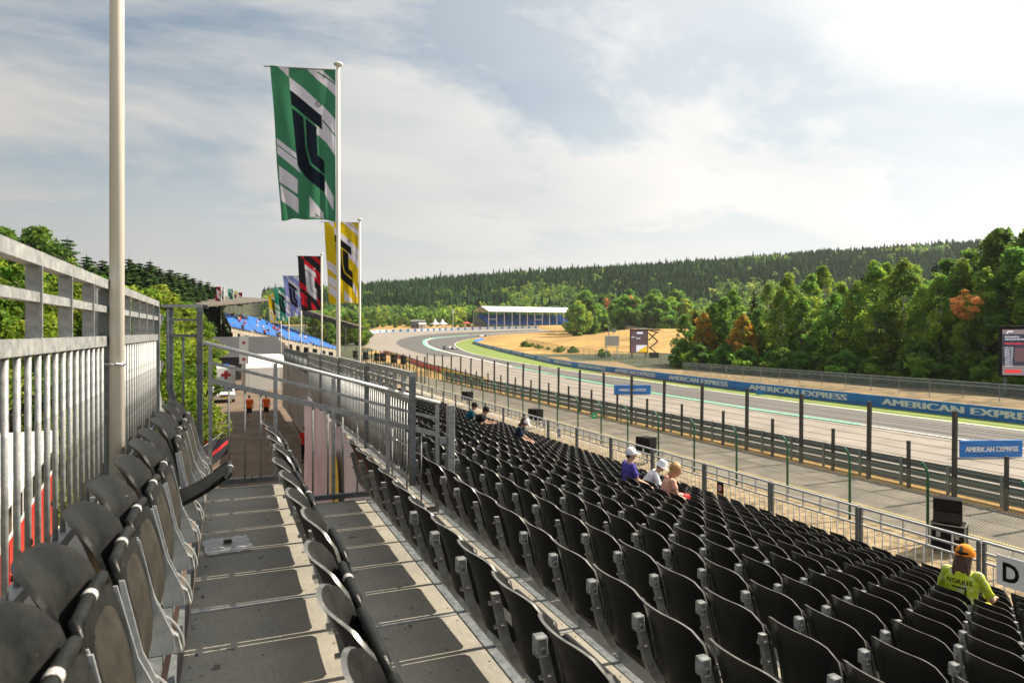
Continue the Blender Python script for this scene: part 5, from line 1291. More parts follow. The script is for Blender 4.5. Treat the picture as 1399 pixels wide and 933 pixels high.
# --- left of the service road: bright hedge-like broadleaf trees, dark conifers behind
LB_ = [broadleaf(100+i, 9.0, 3.6, 15000, 0.125, G_BRIGHT, base=0.05, clumps=80) for i in range(3)]
LBF = [broadleaf(110+i, 9.0, 3.4, 7000, 0.20, G_BRIGHT, base=0.05, clumps=60) for i in range(2)]
LC = [conifer(120+i, 15.0, 3.7, G_CONL, 38, 12) for i in range(3)]
LM = [broadleaf(130+i, 12.0, 4.2, 9000, 0.2, G_MID, base=0.1, clumps=70) for i in range(2)]
def top_scale(px, d, py, H):
    x, y = at(px, d); return (zat(py, d) - zg(x, y))/H
near_left = [(-75, 20, 345), (-30, 25, 360), (15, 21, 392), (60, 24, 395), (100, 30, 372), (130, 25, 410), (160, 28, 400), (188, 26, 418), (212, 31, 420), (232, 38, 425),
             (228, 44, 404), (205, 48, 392), (175, 40, 390), (135, 45, 374), (90, 40, 366), (40, 38, 352), (-10, 42, 345), (248, 56, 410), (232, 64, 396), (266, 76, 420), (215, 72, 388), (258, 95, 412), (272, 120, 412)]
for i, (px, d, py) in enumerate(near_left):
    x, y = at(px, d); P = (LB_ if d < 38 else LBF)[i % (3 if d < 38 else 2)]
    plant('broadleaf_tree', P, x, y, top_scale(px, d, py, 9.0)/1.03, rt.uniform(0, 6.28), 'bright green broadleaf tree growing behind the back railing', 'bright trees behind the back railing')
conl = [(5, 62, 312), (48, 58, 306), (70, 66, 322), (92, 60, 317), (118, 70, 342), (140, 75, 348), (176, 80, 346), (190, 84, 352), (205, 88, 350), (218, 92, 360), (232, 96, 362), (243, 100, 366), (254, 104, 368), (264, 110, 374), (274, 116, 378), (284, 122, 380), (292, 128, 388), (160, 90, 350), (-30, 55, 300), (25, 70, 322)]
conl += [(px+7, d+12, py+7) for px, d, py in conl[4:18]] + [(px-6, d-7, py+14) for px, d, py in conl[5:16]]
for i, (px, d, py) in enumerate(conl):
    x, y = at(px, d)
    if i in (1, 18, 0): plant('dark_broadleaf_tree', LM[i % 2], x, y, top_scale(px, d, py, 12.0)/1.03, rt.uniform(0, 6.28), 'tall dark green broadleaf tree rising above the bright trees', 'tall dark trees behind the bright trees')
    else: plant('conifer_tree', LC[i % 3], x, y, top_scale(px, d, py, 15.0)/1.03, rt.uniform(0, 6.28), 'dark conifer rising behind the bright broadleaf trees', 'conifers behind the bright trees', 1.0)
# --- the wood beyond the track on the right
RB = [broadleaf(200+i, 15.0, 3.7, 11000, 0.20, G_BIRCH, base=0.08, birch=True, clumps=120, squash=1.3) for i in range(5)]
RD = [broadleaf(210+i, 14.0, 4.2, 10000, 0.215, G_MID, base=0.04, clumps=110, squash=1.1) for i in range(4)]
RG = [broadleaf(220+i, 9.0, 2.5, 8500, 0.20, G_GOLD, base=0.12, birch=True, clumps=130, squash=1.4) for i in range(2)]
RN = [conifer(230+i, 16.0, 3.4, G_CON, 30, 10) for i in range(2)]
RU = [broadleaf(240+i, 4.0, 3.0, 2600, 0.24, G_MID, base=0.0, clumps=34) for i in range(2)]
wood = [ # bearing px, X, top py, kind
 (936, 78, 428, 'D'), (950, 84, 415, 'N'), (962, 77, 426, 'G'), (975, 86, 412, 'D'), (990, 80, 404, 'D'), (1001, 84, 395, 'D'), (1015, 77, 428, 'G'), (1036, 80, 420, 'D'), (1050, 86, 385, 'B'), (1068, 80, 392, 'B'), (1078, 92, 372, 'B'),
 (1095, 79, 405, 'D'), (1108, 84, 372, 'B'), (1125, 92, 360, 'B'), (1140, 80, 398, 'D'), (1150, 86, 385, 'B'), (1172, 80, 380, 'B'), (1195, 80, 354, 'B'), (1212, 88, 356, 'B'), (1235, 82, 352, 'B'), (1250, 94, 362, 'B'), (1262, 80, 385, 'B'),
 (1285, 80, 372, 'B'), (1296, 94, 350, 'D'), (1315, 82, 352, 'B'), (1328, 90, 340, 'D'), (1345, 79, 362, 'B'), (1366, 84, 308, 'D'), (1385, 80, 335, 'D'), (1405, 86, 312, 'D'), (1420, 79, 350, 'B'), (1450, 84, 330, 'D'), (1490, 82, 320, 'B'), (1180, 98, 370, 'N'), (1030, 96, 395, 'N'), (1280, 100, 352, 'N'),
 (1540, 80, 330, 'D'), (1600, 82, 320, 'D')]
for i, (px, X, py, kd) in enumerate(wood):
    d = 1009*X/(px-315); x, y = at(px, d)
    protos, H, nm, lb, gr = {'B': (RB[i % 5], 15.0, 'birch_tree', 'tall yellow-green birch in the wood beyond the track', 'birches of the wood beyond the track'),
        'D': (RD[i % 4], 14.0, 'broadleaf_tree', 'dense dark green broadleaf tree in the wood beyond the track', 'dark broadleaf trees of the wood beyond the track'),
        'G': (RG[i % 2], 9.0, 'golden_birch_tree', 'slim golden-orange birch at the left edge of the wood', 'golden birches at the edge of the wood'),
        'N': (RN[i % 2], 16.0, 'conifer_tree', 'dark conifer standing inside the wood beyond the track', 'conifers of the wood beyond the track')}[kd]
    s = top_scale(px, d, py, H)/1.03; o = plant(nm, protos, x, y, s, rt.uniform(0, 6.28), lb, gr)
    if kd != 'G' and s > 1.0:
        k = min(s, 1.1+0.15*rt.random()); o.scale = (k, k, s)
for i in range(46):
    y = -24 + i*2.75 + rt.uniform(-1, 1); x = rt.uniform(71.5, 75.5); sc_ = rt.uniform(0.7, 1.25)
    plant('undergrowth_bush', RU[i % 2], x, y, sc_, rt.uniform(0, 6.28), 'dark green bush along the foot of the wood', 'bushes along the foot of the wood')
rb = broadleaf(263, 2.3, 1.7, 1900, 0.14, G_RUST, base=-0.25, clumps=34)
d = 1009*76.0/(1320-315); x, y = at(1320, d); r = thing('withered_tree', 'slim tree with one rust-orange withered crown in front of the birches', 'tree', (x, y, zg(x, y)), 0)
zc = zat(426, d)-zg(x, y); MB().tube([(0, 0, 0), (0.2, 0.1, zc*0.6), (0, 0, zc+0.6)], [0.05, 0.04, 0.02], 6).build('trunk', M['bark'], r); link('crown', rb[0], r, (0, 0, zc))
# --- trees round the mound and the far runoff
FB = [broadleaf(300+i, 11.0, 5.2, 2200, 0.55, G_MID if i else G_BIRCH, base=0.03, clumps=50) for i in range(4)]
FR = [broadleaf(310, 10.0, 3.4, 2200, 0.4, G_RUST, base=0.08, clumps=90)]
for i in range(34):
    px = 790 + i*4.6 + rt.uniform(-3, 3); d = rt.uniform(330, 420); x, y = at(px, d); tp = 408 - 10*math.sin(i*0.9) + rt.uniform(-4, 6)
    if i in (8, 13, 16): plant('rusty_tree', FR[0], x, y, top_scale(px, d, tp+6, 10.0), rt.uniform(0, 6), 'rust-coloured tree behind the dry mound', 'rusty trees behind the dry mound')
    else: plant('broadleaf_tree', FB[i % 4], x, y, top_scale(px, d, tp, 11.0), rt.uniform(0, 6), 'green broadleaf tree behind the dry mound', 'trees behind the dry mound')
for i in range(24):
    px = 716 + 120*rt.random()**1.5; x, y = gp(px, 473.5 + (px-716)*0.13 + rt.uniform(-1.5, 2)); plant('meadow_bush', RU[i % 2], x, y, rt.uniform(0.18, 0.5), rt.uniform(0, 6), 'low green bush along the infield fence', 'bushes along the infield fence')

for i in range(46):
    px = (430 + i*3.4 if i < 22 else 500 + (i-22)*6.0) + rt.uniform(-3, 3); d = rt.uniform(235, 330) if i < 22 else rt.uniform(436, 470)
    if px > 566 and px < 625: d = rt.uniform(448, 472)
    if i < 22 and px > 500: continue
    x, y = at(px, d); tp = (432 if i < 22 else 436) + rt.uniform(-6, 5); plant('broadleaf_tree', (LBF+FB)[i % 6], x, y, top_scale(px, d, tp, 9.0 if i % 6 < 2 else 11.0), rt.uniform(0, 6), 'bright green tree behind the far runoff' if i >= 22 else 'bright green tree behind the brown roof and flags', 'trees behind the far runoff' if i >= 22 else 'trees behind the flags')
# --- forest on the hill: one mass of conifers, one of broadleaf crowns at its foot
def forest(name, label, spots, kind, seed):
    rs = np.random.RandomState(seed); V = []; F = []; C = []
    for (x, y, z, h, r) in spots:
        if kind == 'con':
            col = np.array(G_CON[rs.randint(3)])*np.array([1.0, 1.12, 0.95])*rs.uniform(0.7, 1.4)*(1.0+0.6*mnoise.noise((x*0.02, y*0.02, 7)))*0.92; ph = rs.uniform(0, 6)
            for t0, t1, rr in ((0.1, 0.62, 1.0), (0.40, 0.86, 0.74), (0.66, 1.0, 0.42)):
                j = len(V); n = 7
                for k in range(n):
                    a = ph + 6.283*k/n; q = r*rr*rs.uniform(0.65, 1.2); V.append((x+q*math.cos(a), y+q*math.sin(a), z+h*(t0+rs.uniform(-0.03, 0.03))))
                V.append((x+rs.uniform(-.15, .15)*r, y, z+h*(t1 if t1 < 1 else rs.uniform(0.84, 1.02)))); C += [col*rs.uniform(0.8, 1.2) for _ in range(n+1)]
                for k in range(n): F.append((j+k, j+(k+1) % n, j+n))
        else:
            col = np.array((G_MID+G_BIRCH)[rs.randint(7)])*rs.uniform(0.7, 1.25)*0.9
            for _ in range(34):
                q = rs.normal(size=3); q /= np.linalg.norm(q); c = np.array([x, y, z+h*0.55]) + q*np.array([r, r, h*0.42])*rs.uniform(0.75, 1.0); a = rs.normal(size=3); a /= np.linalg.norm(a); b = np.cross(a, q); b /= np.linalg.norm(b)+1e-6; s = r*rs.uniform(0.3, 0.5); j = len(V)
                V += [c-a*s, c+b*s, c+a*s]; C += [col*rs.uniform(0.7, 1.3)]*3; F.append((j, j+1, j+2))
    me = np_mesh(name, V, F, np.array(C), M['needle' if kind == 'con' else 'leaf']); return tag(link(name, me), label, 'forest', kind='stuff')
rs = np.random.RandomState(9); spots = []; spots2 = []
for d in np.arange(508, 735, 4.2):
    for la in np.arange(-0.36*d, 0.86*d, 3.7):
        dd = d + rs.uniform(-3, 3); l2 = la + rs.uniform(-2.6, 2.6); x = l2*cs + dd*sn; y = dd*cs - l2*sn; u = l2/dd
        n_ = mnoise.noise((x*0.011, y*0.011, 0.3))
        low = dd < 548 + 30*mnoise.noise((u*6, 0.5, 1)) or (n_ > 0.10 and dd < 690 or rs.rand() < 0.06)
        h = rs.uniform(11, 14.5)*(1.0 + 0.22*(rs.rand() < 0.05) + 0.35*mnoise.noise((x*0.016, y*0.016, 3)))
        (spots2 if low and rs.rand() < 0.85 else spots).append((x, y, zg(x, y)-0.5, h if not low else rs.uniform(8, 13), rs.uniform(2.0, 3.2) if not low else rs.uniform(3, 5)))
spots2 = [s for s in spots2 if rs.rand() < 0.5]
forest('conifer_forest', 'dark conifer forest covering the far hill', spots, 'con', 1)
for d in np.arange(486, 512, 8):
    for la in np.arange(-0.34*d, 0.3*d, 8):
        px = 699.5+933*la/d
        if 635 < px < 815: continue
        x = la*cs + d*sn; y = d*cs - la*sn; spots2.append((x+rs.uniform(-3, 3), y+rs.uniform(-3, 3), zg(x, y)-0.5, rs.uniform(7, 15), rs.uniform(4, 6)))
forest('broadleaf_wood', 'lighter broadleaf wood along the foot of the far hill', spots2, 'bl', 2)
# ================================================================ people
from mathutils.bvhtree import BVHTree
def loft(mb, rings, n=14):
    """rings: (center, lateral radius, depth radius); closed body section"""
    cs_ = [Vector(r[0]) for r in rings]; v = []; f = []
    for i, (c, ra, rb) in enumerate(rings):
        d = (cs_[min(i+1, len(cs_)-1)] - cs_[max(i-1, 0)]).normalized(); a = Vector((0, 1, 0)); a = (a - d*a.dot(d)).normalized(); b = d.cross(a)
        for k in range(n): t = 2*math.pi*k/n; v.append(Vector(c) + a*(ra*math.cos(t)) + b*(rb*math.sin(t)))
    for i in range(len(rings)-1):
        for k in range(n): f.append((i*n+k, i*n+(k+1) % n, (i+1)*n+(k+1) % n, (i+1)*n+k))
    f.append(tuple(range(n))[::-1]); f.append(tuple((len(rings)-1)*n+k for k in range(n))); mb.add(v, f)
def ball(mb, c, r, n=12):
    c = Vector(c); r = Vector(r if hasattr(r, '__len__') else (r, r, r)); v = []; f = []
    for i in range(1, n):
        for k in range(2*n): a = math.pi*i/n; b = math.pi*k/n; v.append(c + Vector((r.x*math.sin(a)*math.cos(b), r.y*math.sin(a)*math.sin(b), r.z*math.cos(a))))
    m = 2*n
    for i in range(n-2):
        for k in range(m): f.append((i*m+k, i*m+(k+1) % m, (i+1)*m+(k+1) % m, (i+1)*m+k))
    f.append(tuple(range(m))); f.append(tuple((n-2)*m+k for k in range(m))[::-1]); mb.add(v, f)
def fuse(mb, vox, name, m, it=6):
    me = mb.mesh(name, m); o = bpy.data.objects.new('fuse', me); COL.objects.link(o)
    r = o.modifiers.new('r', 'REMESH'); r.mode = 'VOXEL'; r.voxel_size = vox
    s = o.modifiers.new('s', 'SMOOTH'); s.iterations = it; s.factor = 0.5
    bpy.context.view_layer.update()
    out = bpy.data.meshes.new_from_object(o.evaluated_get(bpy.context.evaluated_depsgraph_get())); bpy.data.objects.remove(o, do_unlink=True)
    if name == 'hair':
        for v in out.vertices: v.co += v.normal*0.007*mnoise.noise((v.co.x*30, v.co.y*30, v.co.z*12))
    if name in ('shirt', 'trousers'):                      # folds of cloth
        nn = [v.normal.copy() for v in out.vertices]
        for v, q in zip(out.vertices, nn):
            a = v.co; v.co = a + q*(0.010*mnoise.noise((a.x*9, a.y*14+a.z*5, a.z*9)) + 0.005*mnoise.noise((a.x*22, a.y*30, a.z*22+5)))
    out.name = name; out.materials.clear(); out.materials.append(m); out.shade_smooth(); return out
def RY(a): return Matrix.Rotation(a, 3, 'Y')
SKIN = mat('skin', (0.50, 0.28, 0.19), 0.55, 0, var=0.08, scale=12); HAIRB = mat('brown_hair', (0.05, 0.026, 0.015), 0.5, 0, col2=(0.10, 0.05, 0.028), scale=40, stretch=(1, 1, 0.1)); HAIRBL = mat('blond_hair', (0.36, 0.19, 0.06), 0.5, 0, col2=(0.5, 0.3, 0.12), scale=40); HAIRD = mat('dark_hair', (0.02, 0.015, 0.012), 0.5, var=0.3, scale=30)
def cloth(name, c, c2=None, sc=7): return mat(name, c, 0.85, 0, col2=c2 or tuple(min(1, q*1.25) for q in c), scale=sc, bump=0.35, bscale=14, spec=0.2)
def joints(p):
    J = {}; seated = p.get('seated', True); lean = p.get('lean', 0.2)
    J['pel'] = Vector((0, 0, 0.53 if seated else 0.94))
    J['sp'] = J['pel'] + RY(lean*0.5) @ Vector((0, 0, 0.20)); J['ch'] = J['sp'] + RY(lean) @ Vector((0.0, 0, 0.20)); J['nb'] = J['ch'] + RY(lean*1.1) @ Vector((0, 0, 0.13))
    J['nt'] = J['nb'] + RY(lean*0.8+p.get('nod', 0)*0.5) @ Vector((0.01, 0, 0.066)); hd = RY(lean*0.3+p.get('nod', 0)); J['hd'] = J['nt'] + hd @ Vector((0.02, 0, 0.095)); J['HR'] = hd @ Matrix.Rotation(p.get('turn', 0), 3, 'Z')
    for s, n in ((1, 'L'), (-1, 'R')):
        J['sh'+n] = J['nb'] + RY(lean*1.1) @ Vector((-0.005, s*0.165, -0.05)); el = p.get('elbow', (0.08, 0.06, -0.26)); wr = p.get('wrist', (0.20, -0.09, -0.08))
        J['el'+n] = J['sh'+n] + Vector((el[0], s*el[1], el[2])); J['wr'+n] = J['el'+n] + Vector((wr[0], s*wr[1], wr[2]))
        if seated:
            J['hip'+n] = Vector((0.02, s*0.09, 0.52)); J['kn'+n] = Vector((0.43, s*0.13, 0.54)); J['an'+n] = Vector((0.42+p.get('shin', 0), s*0.12, 0.09))
        else:
            st = p.get('stride', 0.18)*s; J['hip'+n] = Vector((0.0, s*0.09, 0.92)); J['kn'+n] = Vector((st*0.6+0.03, s*0.09, 0.50)); J['an'+n] = Vector((st-0.04, s*0.09, 0.09))
    return J
def person(label, loc, rz, p):
    J = joints(p); vox = p.get('vox', 0.013); sc = p.get('scale', 1.0); skin = p.get('skin', SKIN)
    r = thing('person', label, 'person', loc, rz, p.get('group')); r.scale = (sc, sc, sc)
    b = MB(); loft(b, [(J['pel']-Vector((0, 0, 0.08)), 0.15, 0.10), (J['pel'], 0.165, 0.115), (J['sp'], 0.14, 0.095), (J['ch'], 0.165, 0.105), (J['nb']-Vector((0, 0, 0.03)), 0.13, 0.08), (J['nb'], 0.075, 0.062)], 16)
    loft(b, [(J['nb']-Vector((0, 0, 0.04)), 0.06, 0.06), (J['nt'], 0.05, 0.052), (J['hd'], 0.05, 0.05)], 12)
    H = J['hd']; R_ = J['HR']
    hv = MB(); ball(hv, (0, 0, 0.01), (0.095, 0.076, 0.115), 12); ball(hv, (0.035, 0, -0.055), (0.055, 0.052, 0.06), 8); ball(hv, (0.105, 0, -0.015), (0.016, 0.012, 0.022), 6)
    for s in (-1, 1): ball(hv, (-0.005, s*0.077, -0.01), (0.018, 0.010, 0.032), 6)
    b.add([H + R_ @ Vector(q) for q in hv.v], hv.f)
    for s, n in ((1, 'L'), (-1, 'R')):
        ball(b, J['sh'+n], 0.06, 8); loft(b, [(J['sh'+n], 0.055, 0.055), (J['el'+n], 0.04, 0.042)], 10); loft(b, [(J['el'+n], 0.042, 0.042), (J['el'+n].lerp(J['wr'+n], 0.35), 0.040, 0.038), (J['wr'+n], 0.026, 0.026)], 10); ball(b, J['el'+n], 0.041, 8)
        d = (J['wr'+n]-J['el'+n]).normalized(); pl = J['wr'+n] + d*0.055; lat = Vector((0, 1, 0)); lat = (lat-d*lat.dot(d)).normalized(); nrm_ = d.cross(lat)
        if nrm_.z > 0: nrm_ = -nrm_
        loft(b, [(J['wr'+n], 0.026, 0.022), (pl, 0.042, 0.018), (pl+d*0.03, 0.04, 0.016)], 10)
        for q in range(4):
            o = pl + d*0.025 + lat*(q-1.5)*0.020; L_ = (0.03, 0.036, 0.034, 0.026)[q]; k1 = o + d*L_*1.1 + nrm_*0.006; k2 = k1 + (d*0.7+nrm_*0.7).normalized()*L_
            b.tube([o, k1, k2], [0.0105, 0.0098, 0.008], 6)
        t0 = J['wr'+n] + d*0.02 - lat*s*0.03; t1 = t0 + (d*0.7 - lat*s*0.7)*0.035; b.tube([t0, t1, t1 + d*0.03], [0.013, 0.011, 0.009], 6)
        loft(b, [(J['hip'+n], 0.085, 0.085), (J['hip'+n].lerp(J['kn'+n], 0.5), 0.075, 0.075), (J['kn'+n], 0.052, 0.055)], 12); ball(b, J['kn'+n], 0.055, 8)
        loft(b, [(J['kn'+n], 0.052, 0.052), (J['kn'+n].lerp(J['an'+n], 0.35), 0.056, 0.056), (J['an'+n], 0.034, 0.036)], 12); loft(b, [(J['an'+n]-Vector((0.05, 0, 0.05)), 0.035, 0.035), (J['an'+n]+Vector((0.07, 0, -0.05)), 0.042, 0.03), (J['an'+n]+Vector((0.16, 0, -0.06)), 0.035, 0.02)], 10)
    link('body', fuse(b, vox, 'body', skin), r)
    # shirt
    g = 0.016; b = MB(); loft(b, [(J['pel']-Vector((0, 0, 0.06)), 0.168+g, 0.118+g), (J['pel']+Vector((0, 0, 0.02)), 0.17+g, 0.12+g), (J['sp'], 0.155+g, 0.108+g), (J['ch'], 0.175+g, 0.112+g), (J['nb']-Vector((0, 0, 0.035)), 0.145+g, 0.085+g), (J['nb']+Vector((0, 0, 0.0)), 0.07, 0.062)], 18)
    sl_ = p.get('sleeve', 0.75)
    for n in 'LR':
        ball(b, J['sh'+n], 0.066, 8); loft(b, [(J['sh'+n], 0.066, 0.064), (J['sh'+n].lerp(J['el'+n], min(1, sl_)), 0.062, 0.06)], 12)
        if sl_ > 1: ball(b, J['el'+n], 0.058, 8); loft(b, [(J['el'+n], 0.056, 0.056), (J['el'+n].lerp(J['wr'+n], 0.9), 0.04, 0.04)], 10)
    sh = fuse(b, vox, 'shirt', p['shirt'], 3); link('shirt', sh, r)
    # trousers or shorts
    b = MB(); loft(b, [(J['pel']-Vector((0.0, 0, 0.11)), 0.15, 0.11), (J['pel']-Vector((0, 0, 0.02)), 0.182, 0.132), (J['pel']+Vector((0, 0, 0.05)), 0.175, 0.125)], 16)
    for n in 'LR':
        k = p.get('leg', 1.0); e = J['hip'+n].lerp(J['kn'+n], min(1, k)); loft(b, [(J['hip'+n], 0.1, 0.1), (e, 0.082 if k < 1 else 0.072, 0.082 if k < 1 else 0.072)], 12)
        if k > 1: ball(b, J['kn'+n], 0.07, 8); loft(b, [(J['kn'+n], 0.068, 0.068), (J['kn'+n].lerp(J['an'+n], k-1), 0.055, 0.055)], 12)
    link('trousers', fuse(b, vox, 'trousers', p['pants'], 3), r)
    for n in 'LR':
        a = J['an'+n]; b = MB(); loft(b, [(a-Vector((0.075, 0, 0.045)), 0.04, 0.04), (a+Vector((0.05, 0, -0.045)), 0.05, 0.04), (a+Vector((0.18, 0, -0.06)), 0.04, 0.025)], 12); link('shoe', b.mesh('shoe', p.get('shoe', M['black']), True), r)
    # hair
    hb = MB(); ball(hb, (-0.010, 0, 0.03), (0.099, 0.083, 0.106), 12); ball(hb, (-0.040, 0, -0.01 if not p.get('hair_len') else -0.03), (0.062, 0.076, 0.075 if not p.get('hair_len') else 0.1), 10)
    ln = p.get('hair_len', 0.0)
    if ln > 0: [loft(hb, [((-0.04, 0.8*yy, 0.0), 0.04, 0.05), ((-0.07-0.01*(q % 2), yy, -0.11), 0.036, 0.04), ((-0.092-0.008*(q % 2), 1.12*yy, -0.12-ln*0.6), 0.034, 0.03), ((-0.10, 1.05*yy+0.01*(q-1.5), -0.12-ln*(0.8+0.25*(q % 2))), 0.013, 0.012)], 10) for q, yy in enumerate((-0.062, -0.022, 0.022, 0.062))]
    if p.get('fluffy'): ball(hb, (-0.03, 0, 0.03), (0.115, 0.108, 0.118), 10)
    hm = fuse(hb, vox*0.8, 'hair', p['hair'], 2)
    ho = link('hair', hm, r); ho.matrix_local = Matrix.Translation(H) @ R_.to_4x4()
    # cut the face free: keep hair behind the brow
    bm = bmesh.new(); bm.from_mesh(hm); bmesh.ops.delete(bm, geom=[v for v in bm.verts if v.co.x > 0.045 and v.co.z < 0.085], context='VERTS'); bm.to_mesh(hm); bm.free()
    hat = p.get('hat')
    if hat:
        st, hmat = hat; b = MB()
        if st in ('cap', 'cap_back'):
            prof = [(0.107*math.cos(t), 0.03+0.112*math.sin(t)) for t in np.linspace(0, math.pi/2*0.98, 8)]; b.lathe([(0.107, 0.0)]+prof, 18)
            bv = [(0.085+0.105*math.cos(t)*1.0, 0.085*math.sin(t), 0.03-0.02*math.cos(t)) for t in np.linspace(-math.pi/2, math.pi/2, 11)]; n0 = len(bv); b.add(bv + [(x_, y_, z_+0.008) for x_, y_, z_ in bv], [tuple(range(n0)), tuple(range(2*n0-1, n0-1, -1))] + [(i, i+1, n0+i+1, n0+i) for i in range(n0-1)])
        else: b.lathe([(0.15, -0.02), (0.11, 0.04), (0.104, 0.09), (0.075, 0.135), (0, 0.145)], 18)
        o = link(st if st != 'cap_back' else 'cap', b.mesh('hat', hmat, True), r); o.matrix_local = Matrix.Translation(H) @ R_.to_4x4() @ Matrix.Rotation(rad(180) if False else 0, 4, 'Z')
        if st == 'cap_back':
            MB().tube([(-0.098*math.cos(t), 0.098*math.sin(t)*0.9, 0.035) for t in np.linspace(-0.7, 0.7, 9)], 0.017, 6).build('cap_strap', M['black'], o)
    return r, sh, J
def seat_pos(k, y): return (tx(k)+0.66, y, tz(k+1))
WHITE_C = cloth('white_cotton', (0.68, 0.68, 0.7)); NAVY = cloth('navy_cotton', (0.012, 0.022, 0.04)); BLACKC = cloth('black_cotton', (0.008, 0.008, 0.01)); PURP = cloth('purple_cotton', (0.075, 0.06, 0.30)); PINK = cloth('salmon_cotton', (0.62, 0.33, 0.25)); TAN = cloth('beige_cotton', (0.35, 0.28, 0.2))
LIME = mat('lime_jersey', (0.46, 0.56, 0.015), 0.75, 0, col2=(0.62, 0.70, 0.38), scale=9, lo=0.5, hi=0.62, bump=0.3, bscale=14); ORANGE = cloth('orange_cap', (0.85, 0.26, 0.025)); YELP = mat('yellow_print_trousers', (0.65, 0.52, 0.015), 0.8, 0, col2=(0.12, 0.09, 0.03), scale=11, lo=0.55, hi=0.62)
w_, sh_, J_ = person('woman in lime yellow jersey and orange cap sitting with dark long hair', seat_pos(10, 5.76), rad(14), dict(lean=0.12, nod=0.12, shirt=LIME, pants=YELP, leg=1.8, hair=HAIRB, hair_len=0.26, hat=('cap_back', ORANGE), elbow=(0.10, 0.10, -0.26), wrist=(0.2, -0.04, -0.03), vox=0.009, sleeve=0.85, scale=1.04))
bvh = BVHTree.FromPolygons([v.co[:] for v in sh_.vertices], [p.vertices[:] for p in sh_.polygons])
def print_on_back(txt, h, w, zc, m, bold, nm):
    me = text_mesh(txt, h, m, width=w, bold=bold) if isinstance(txt, str) else txt
    bm = bmesh.new(); bm.from_mesh(me); bmesh.ops.triangulate(bm, faces=bm.faces); bmesh.ops.subdivide_edges(bm, edges=[e for e in bm.edges if e.calc_length() > 0.015], cuts=2); bm.to_mesh(me); bm.free()
    for v in me.vertices:
        y, z = -v.co.x, zc + v.co.z; hit = bvh.ray_cast(Vector((-1, y, z)), Vector((1, 0, 0)))
        x = hit[0].x if hit[0] is not None else -0.1
        v.co = (x-0.006, y, z)
    link(nm, me, w_)
zb = J_['ch'].z
print_on_back('NORRIS', 0.052, 0.27, zb+0.015, M['black'], 0.012, 'name_print')
nm_ = MB()
for (a, b, c, d) in ((-0.075, 0.085, -0.065, -0.05), (0.07, 0.085, -0.16, -0.05), (-0.085, 0.085, -0.175, -0.16), (-0.09, -0.075, -0.175, -0.11)): nm_.add([(a, 0, c), (b, 0, c), (b, 0, d), (a, 0, d)], [(0, 1, 2, 3)])
print_on_back(nm_.mesh('number_print', M['black']), 0, 0, zb+0.01, M['black'], 0, 'number_print')
person('man in purple polo shirt and white cap sitting above the front railing', seat_pos(9, 12.24), rad(-8), dict(lean=0.06, nod=0.0, turn=-0.3, shirt=PURP, pants=TAN, leg=0.85, hair=HAIRD, hat=('cap', WHITE_C), sleeve=0.8, scale=1.06))
person('blond person in salmon top sitting with a bag on the lap', seat_pos(9, 10.95), rad(-20), dict(lean=0.3, nod=0.35, turn=-0.35, shirt=PINK, pants=BLACKC, leg=1.9, hair=HAIRBL, fluffy=True, hair_len=0.02, sleeve=0.5, scale=1.02))
person('person in white hooded top and white bucket hat leaning forward', seat_pos(10, 12.85), rad(-30), dict(lean=0.62, nod=0.3, turn=-0.2, shirt=WHITE_C, pants=BLACKC, leg=1.9, hair=HAIRD, hat=('bucket_hat', WHITE_C), sleeve=1.3, scale=1.02))
bx_, by_ = tx(9)+1.08, 10.85
bgp = thing('shoulder_bag', 'red and white bag on the lap of the blond person', 'bag', (bx_-0.06, by_+0.02, tz(10)+0.58), rad(20)); bgp.scale = (0.75, 0.75, 0.75)
MB().cbox(-0.13, 0.13, -0.17, 0.17, 0, 0.22, 0.05).build('bag_body', REDP, bgp); MB().cbox(-0.132, -0.06, -0.08, 0.08, 0.03, 0.24, 0.02).build('pocket', M['banner_white'], bgp)
person('person in navy shirt and white cap looking down at a phone', seat_pos(9, 18.2), rad(-28), dict(lean=0.25, nod=0.5, turn=-0.2, shirt=NAVY, pants=BLACKC, leg=0.7, hair=HAIRB, hair_len=0.06, fluffy=True, hat=('cap', WHITE_C), sleeve=0.75, scale=1.05))
person('person in black shirt and black cap resting arms on knees', seat_pos(9, 21.9), rad(-25), dict(lean=0.6, nod=0.2, turn=-0.3, shirt=BLACKC, pants=NAVY, leg=0.8, hair=HAIRD, hat=('cap', BLACKC), sleeve=0.7, elbow=(0.16, 0.06, -0.22), wrist=(0.2, -0.05, 0.0), scale=1.05))
person('person in black and blue shirt sitting beside the one in the black cap', seat_pos(9, 22.7), rad(-12), dict(lean=0.35, nod=0.2, turn=-0.3, shirt=cloth('black_blue_cotton', (0.008, 0.01, 0.012), (0.01, 0.14, 0.25), 5), pants=NAVY, leg=0.8, hair=HAIRD, hat=('cap', BLACKC), sleeve=0.7, scale=1.05))
OR = cloth('orange_vest', (0.75, 0.11, 0.015)); SH = cloth('dark_shorts', (0.012, 0.012, 0.016))
for px, d, st, lb in ((340.5, 48, 0.17, 'person in orange shirt and dark shorts walking away, next to the barrier'), (363.5, 48.5, -0.12, 'person in orange shirt and dark shorts walking away on the road middle')):
    x, y = at(px, d); person(lb, (x, y, zg(x, y)+0.02), rad(88), dict(seated=False, lean=0.04, shirt=OR, pants=SH, leg=0.9, hair=HAIRD, sleeve=0.7, elbow=(0.02, 0.07, -0.27), wrist=(0.10, 0.0, -0.22), stride=st, skin=SKIN, vox=0.016, shoe=M['white_paint'], scale=1.04))
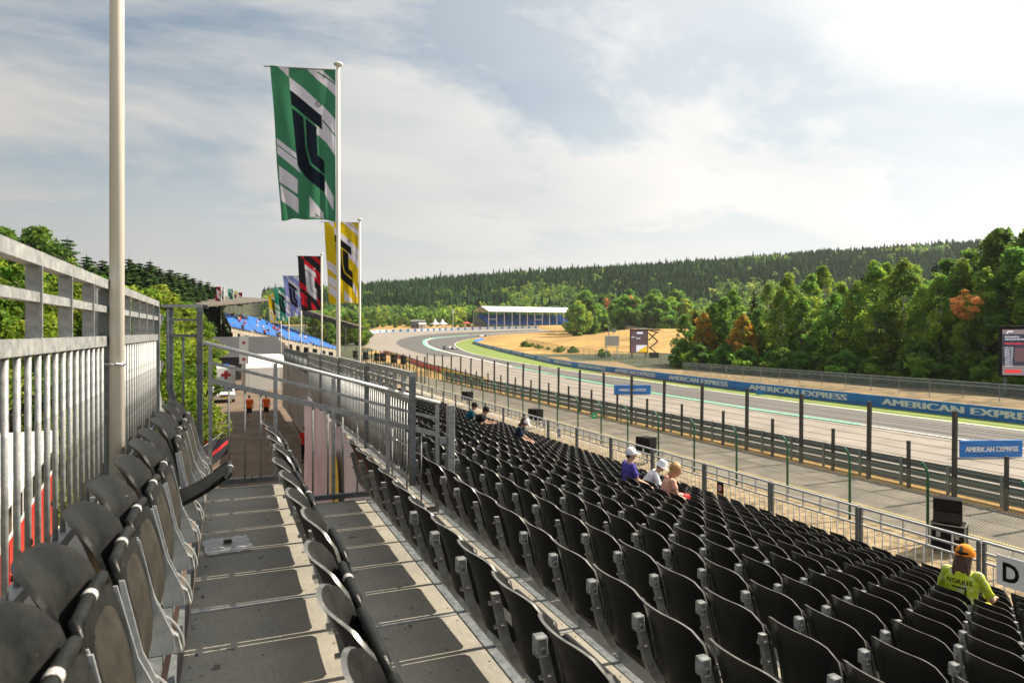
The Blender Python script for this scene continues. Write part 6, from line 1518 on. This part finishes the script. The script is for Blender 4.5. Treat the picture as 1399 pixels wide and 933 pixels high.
x, y = at(420, 30); person('person in red vest standing beside the printed sheet', (3.3, 34.0, 0.02), rad(95), dict(seated=False, lean=0.03, shirt=cloth('red_vest', (0.55, 0.02, 0.02)), pants=SH, leg=1.9, hair=HAIRD, sleeve=0.7, elbow=(0.02, 0.07, -0.27), wrist=(0.08, 0.0, -0.22), vox=0.016))
# spectators scattered over the blue bank: copies of two seated figures
sp0, _, _ = person('tiny spectator in white shirt sitting on the distant blue seat bank', (0, 0, 0), 0, dict(lean=0.2, shirt=WHITE_C, pants=NAVY, leg=1.9, hair=HAIRD, vox=0.03, group='spectators on the distant blue bank'))
sp1, _, _ = person('tiny spectator in red shirt sitting on the distant blue seat bank', (0, 0, 0), 0, dict(lean=0.2, shirt=cloth('red_cotton', (0.5, 0.06, 0.04)), pants=NAVY, leg=1.9, hair=HAIRB, vox=0.03, group='spectators on the distant blue bank'))
sp2, _, _ = person('tiny spectator in dark clothes sitting on the distant blue seat bank', (0, 0, 0), 0, dict(lean=0.2, shirt=BLACKC, pants=NAVY, leg=1.9, hair=HAIRD, vox=0.03, group='spectators on the distant blue bank'))
rp = random.Random(8)
for i in range(34):
    src = (sp0, sp1, sp2)[i % 3]; o = src if i < 3 else copy_tree(src)
    rI = rp.randrange(0, NR-1); a = lerp_path(rI/NR); b = lerp_path((rI+1)/NR); s = rp.uniform(0.1, 2.9); k = int(s); p = a[k].lerp(a[k+1], s-k); q = b[k].lerp(b[k+1], s-k)
    o.location = (p.x*0.5+q.x*0.5, p.y*0.5+q.y*0.5, p.z-0.05); o.rotation_euler = (0, 0, math.atan2(p.y-q.y, p.x-q.x)); o.scale = (1.1, 1.1, 1.1)
bpy.context.view_layer.update()

# ---------------------------------------------------------------- the air
hz_m = bpy.data.materials.new('haze_air'); t, n, l = nodes(hz_m); n.remove(n['Principled BSDF'])
pv = n.new('ShaderNodeVolumePrincipled'); pv.inputs['Color'].default_value = (0.86, 0.91, 0.97, 1); pv.inputs['Density'].default_value = 0.00008; pv.inputs['Anisotropy'].default_value = 0.3
l.new(pv.outputs[0], n['Material Output'].inputs['Volume'])
hb_ = MB().box(-2700, 3700, -1900, 3700, -140, 190).build('haze', hz_m); tag(hb_, 'thin pale haze lying over the valley', 'haze', kind='stuff')
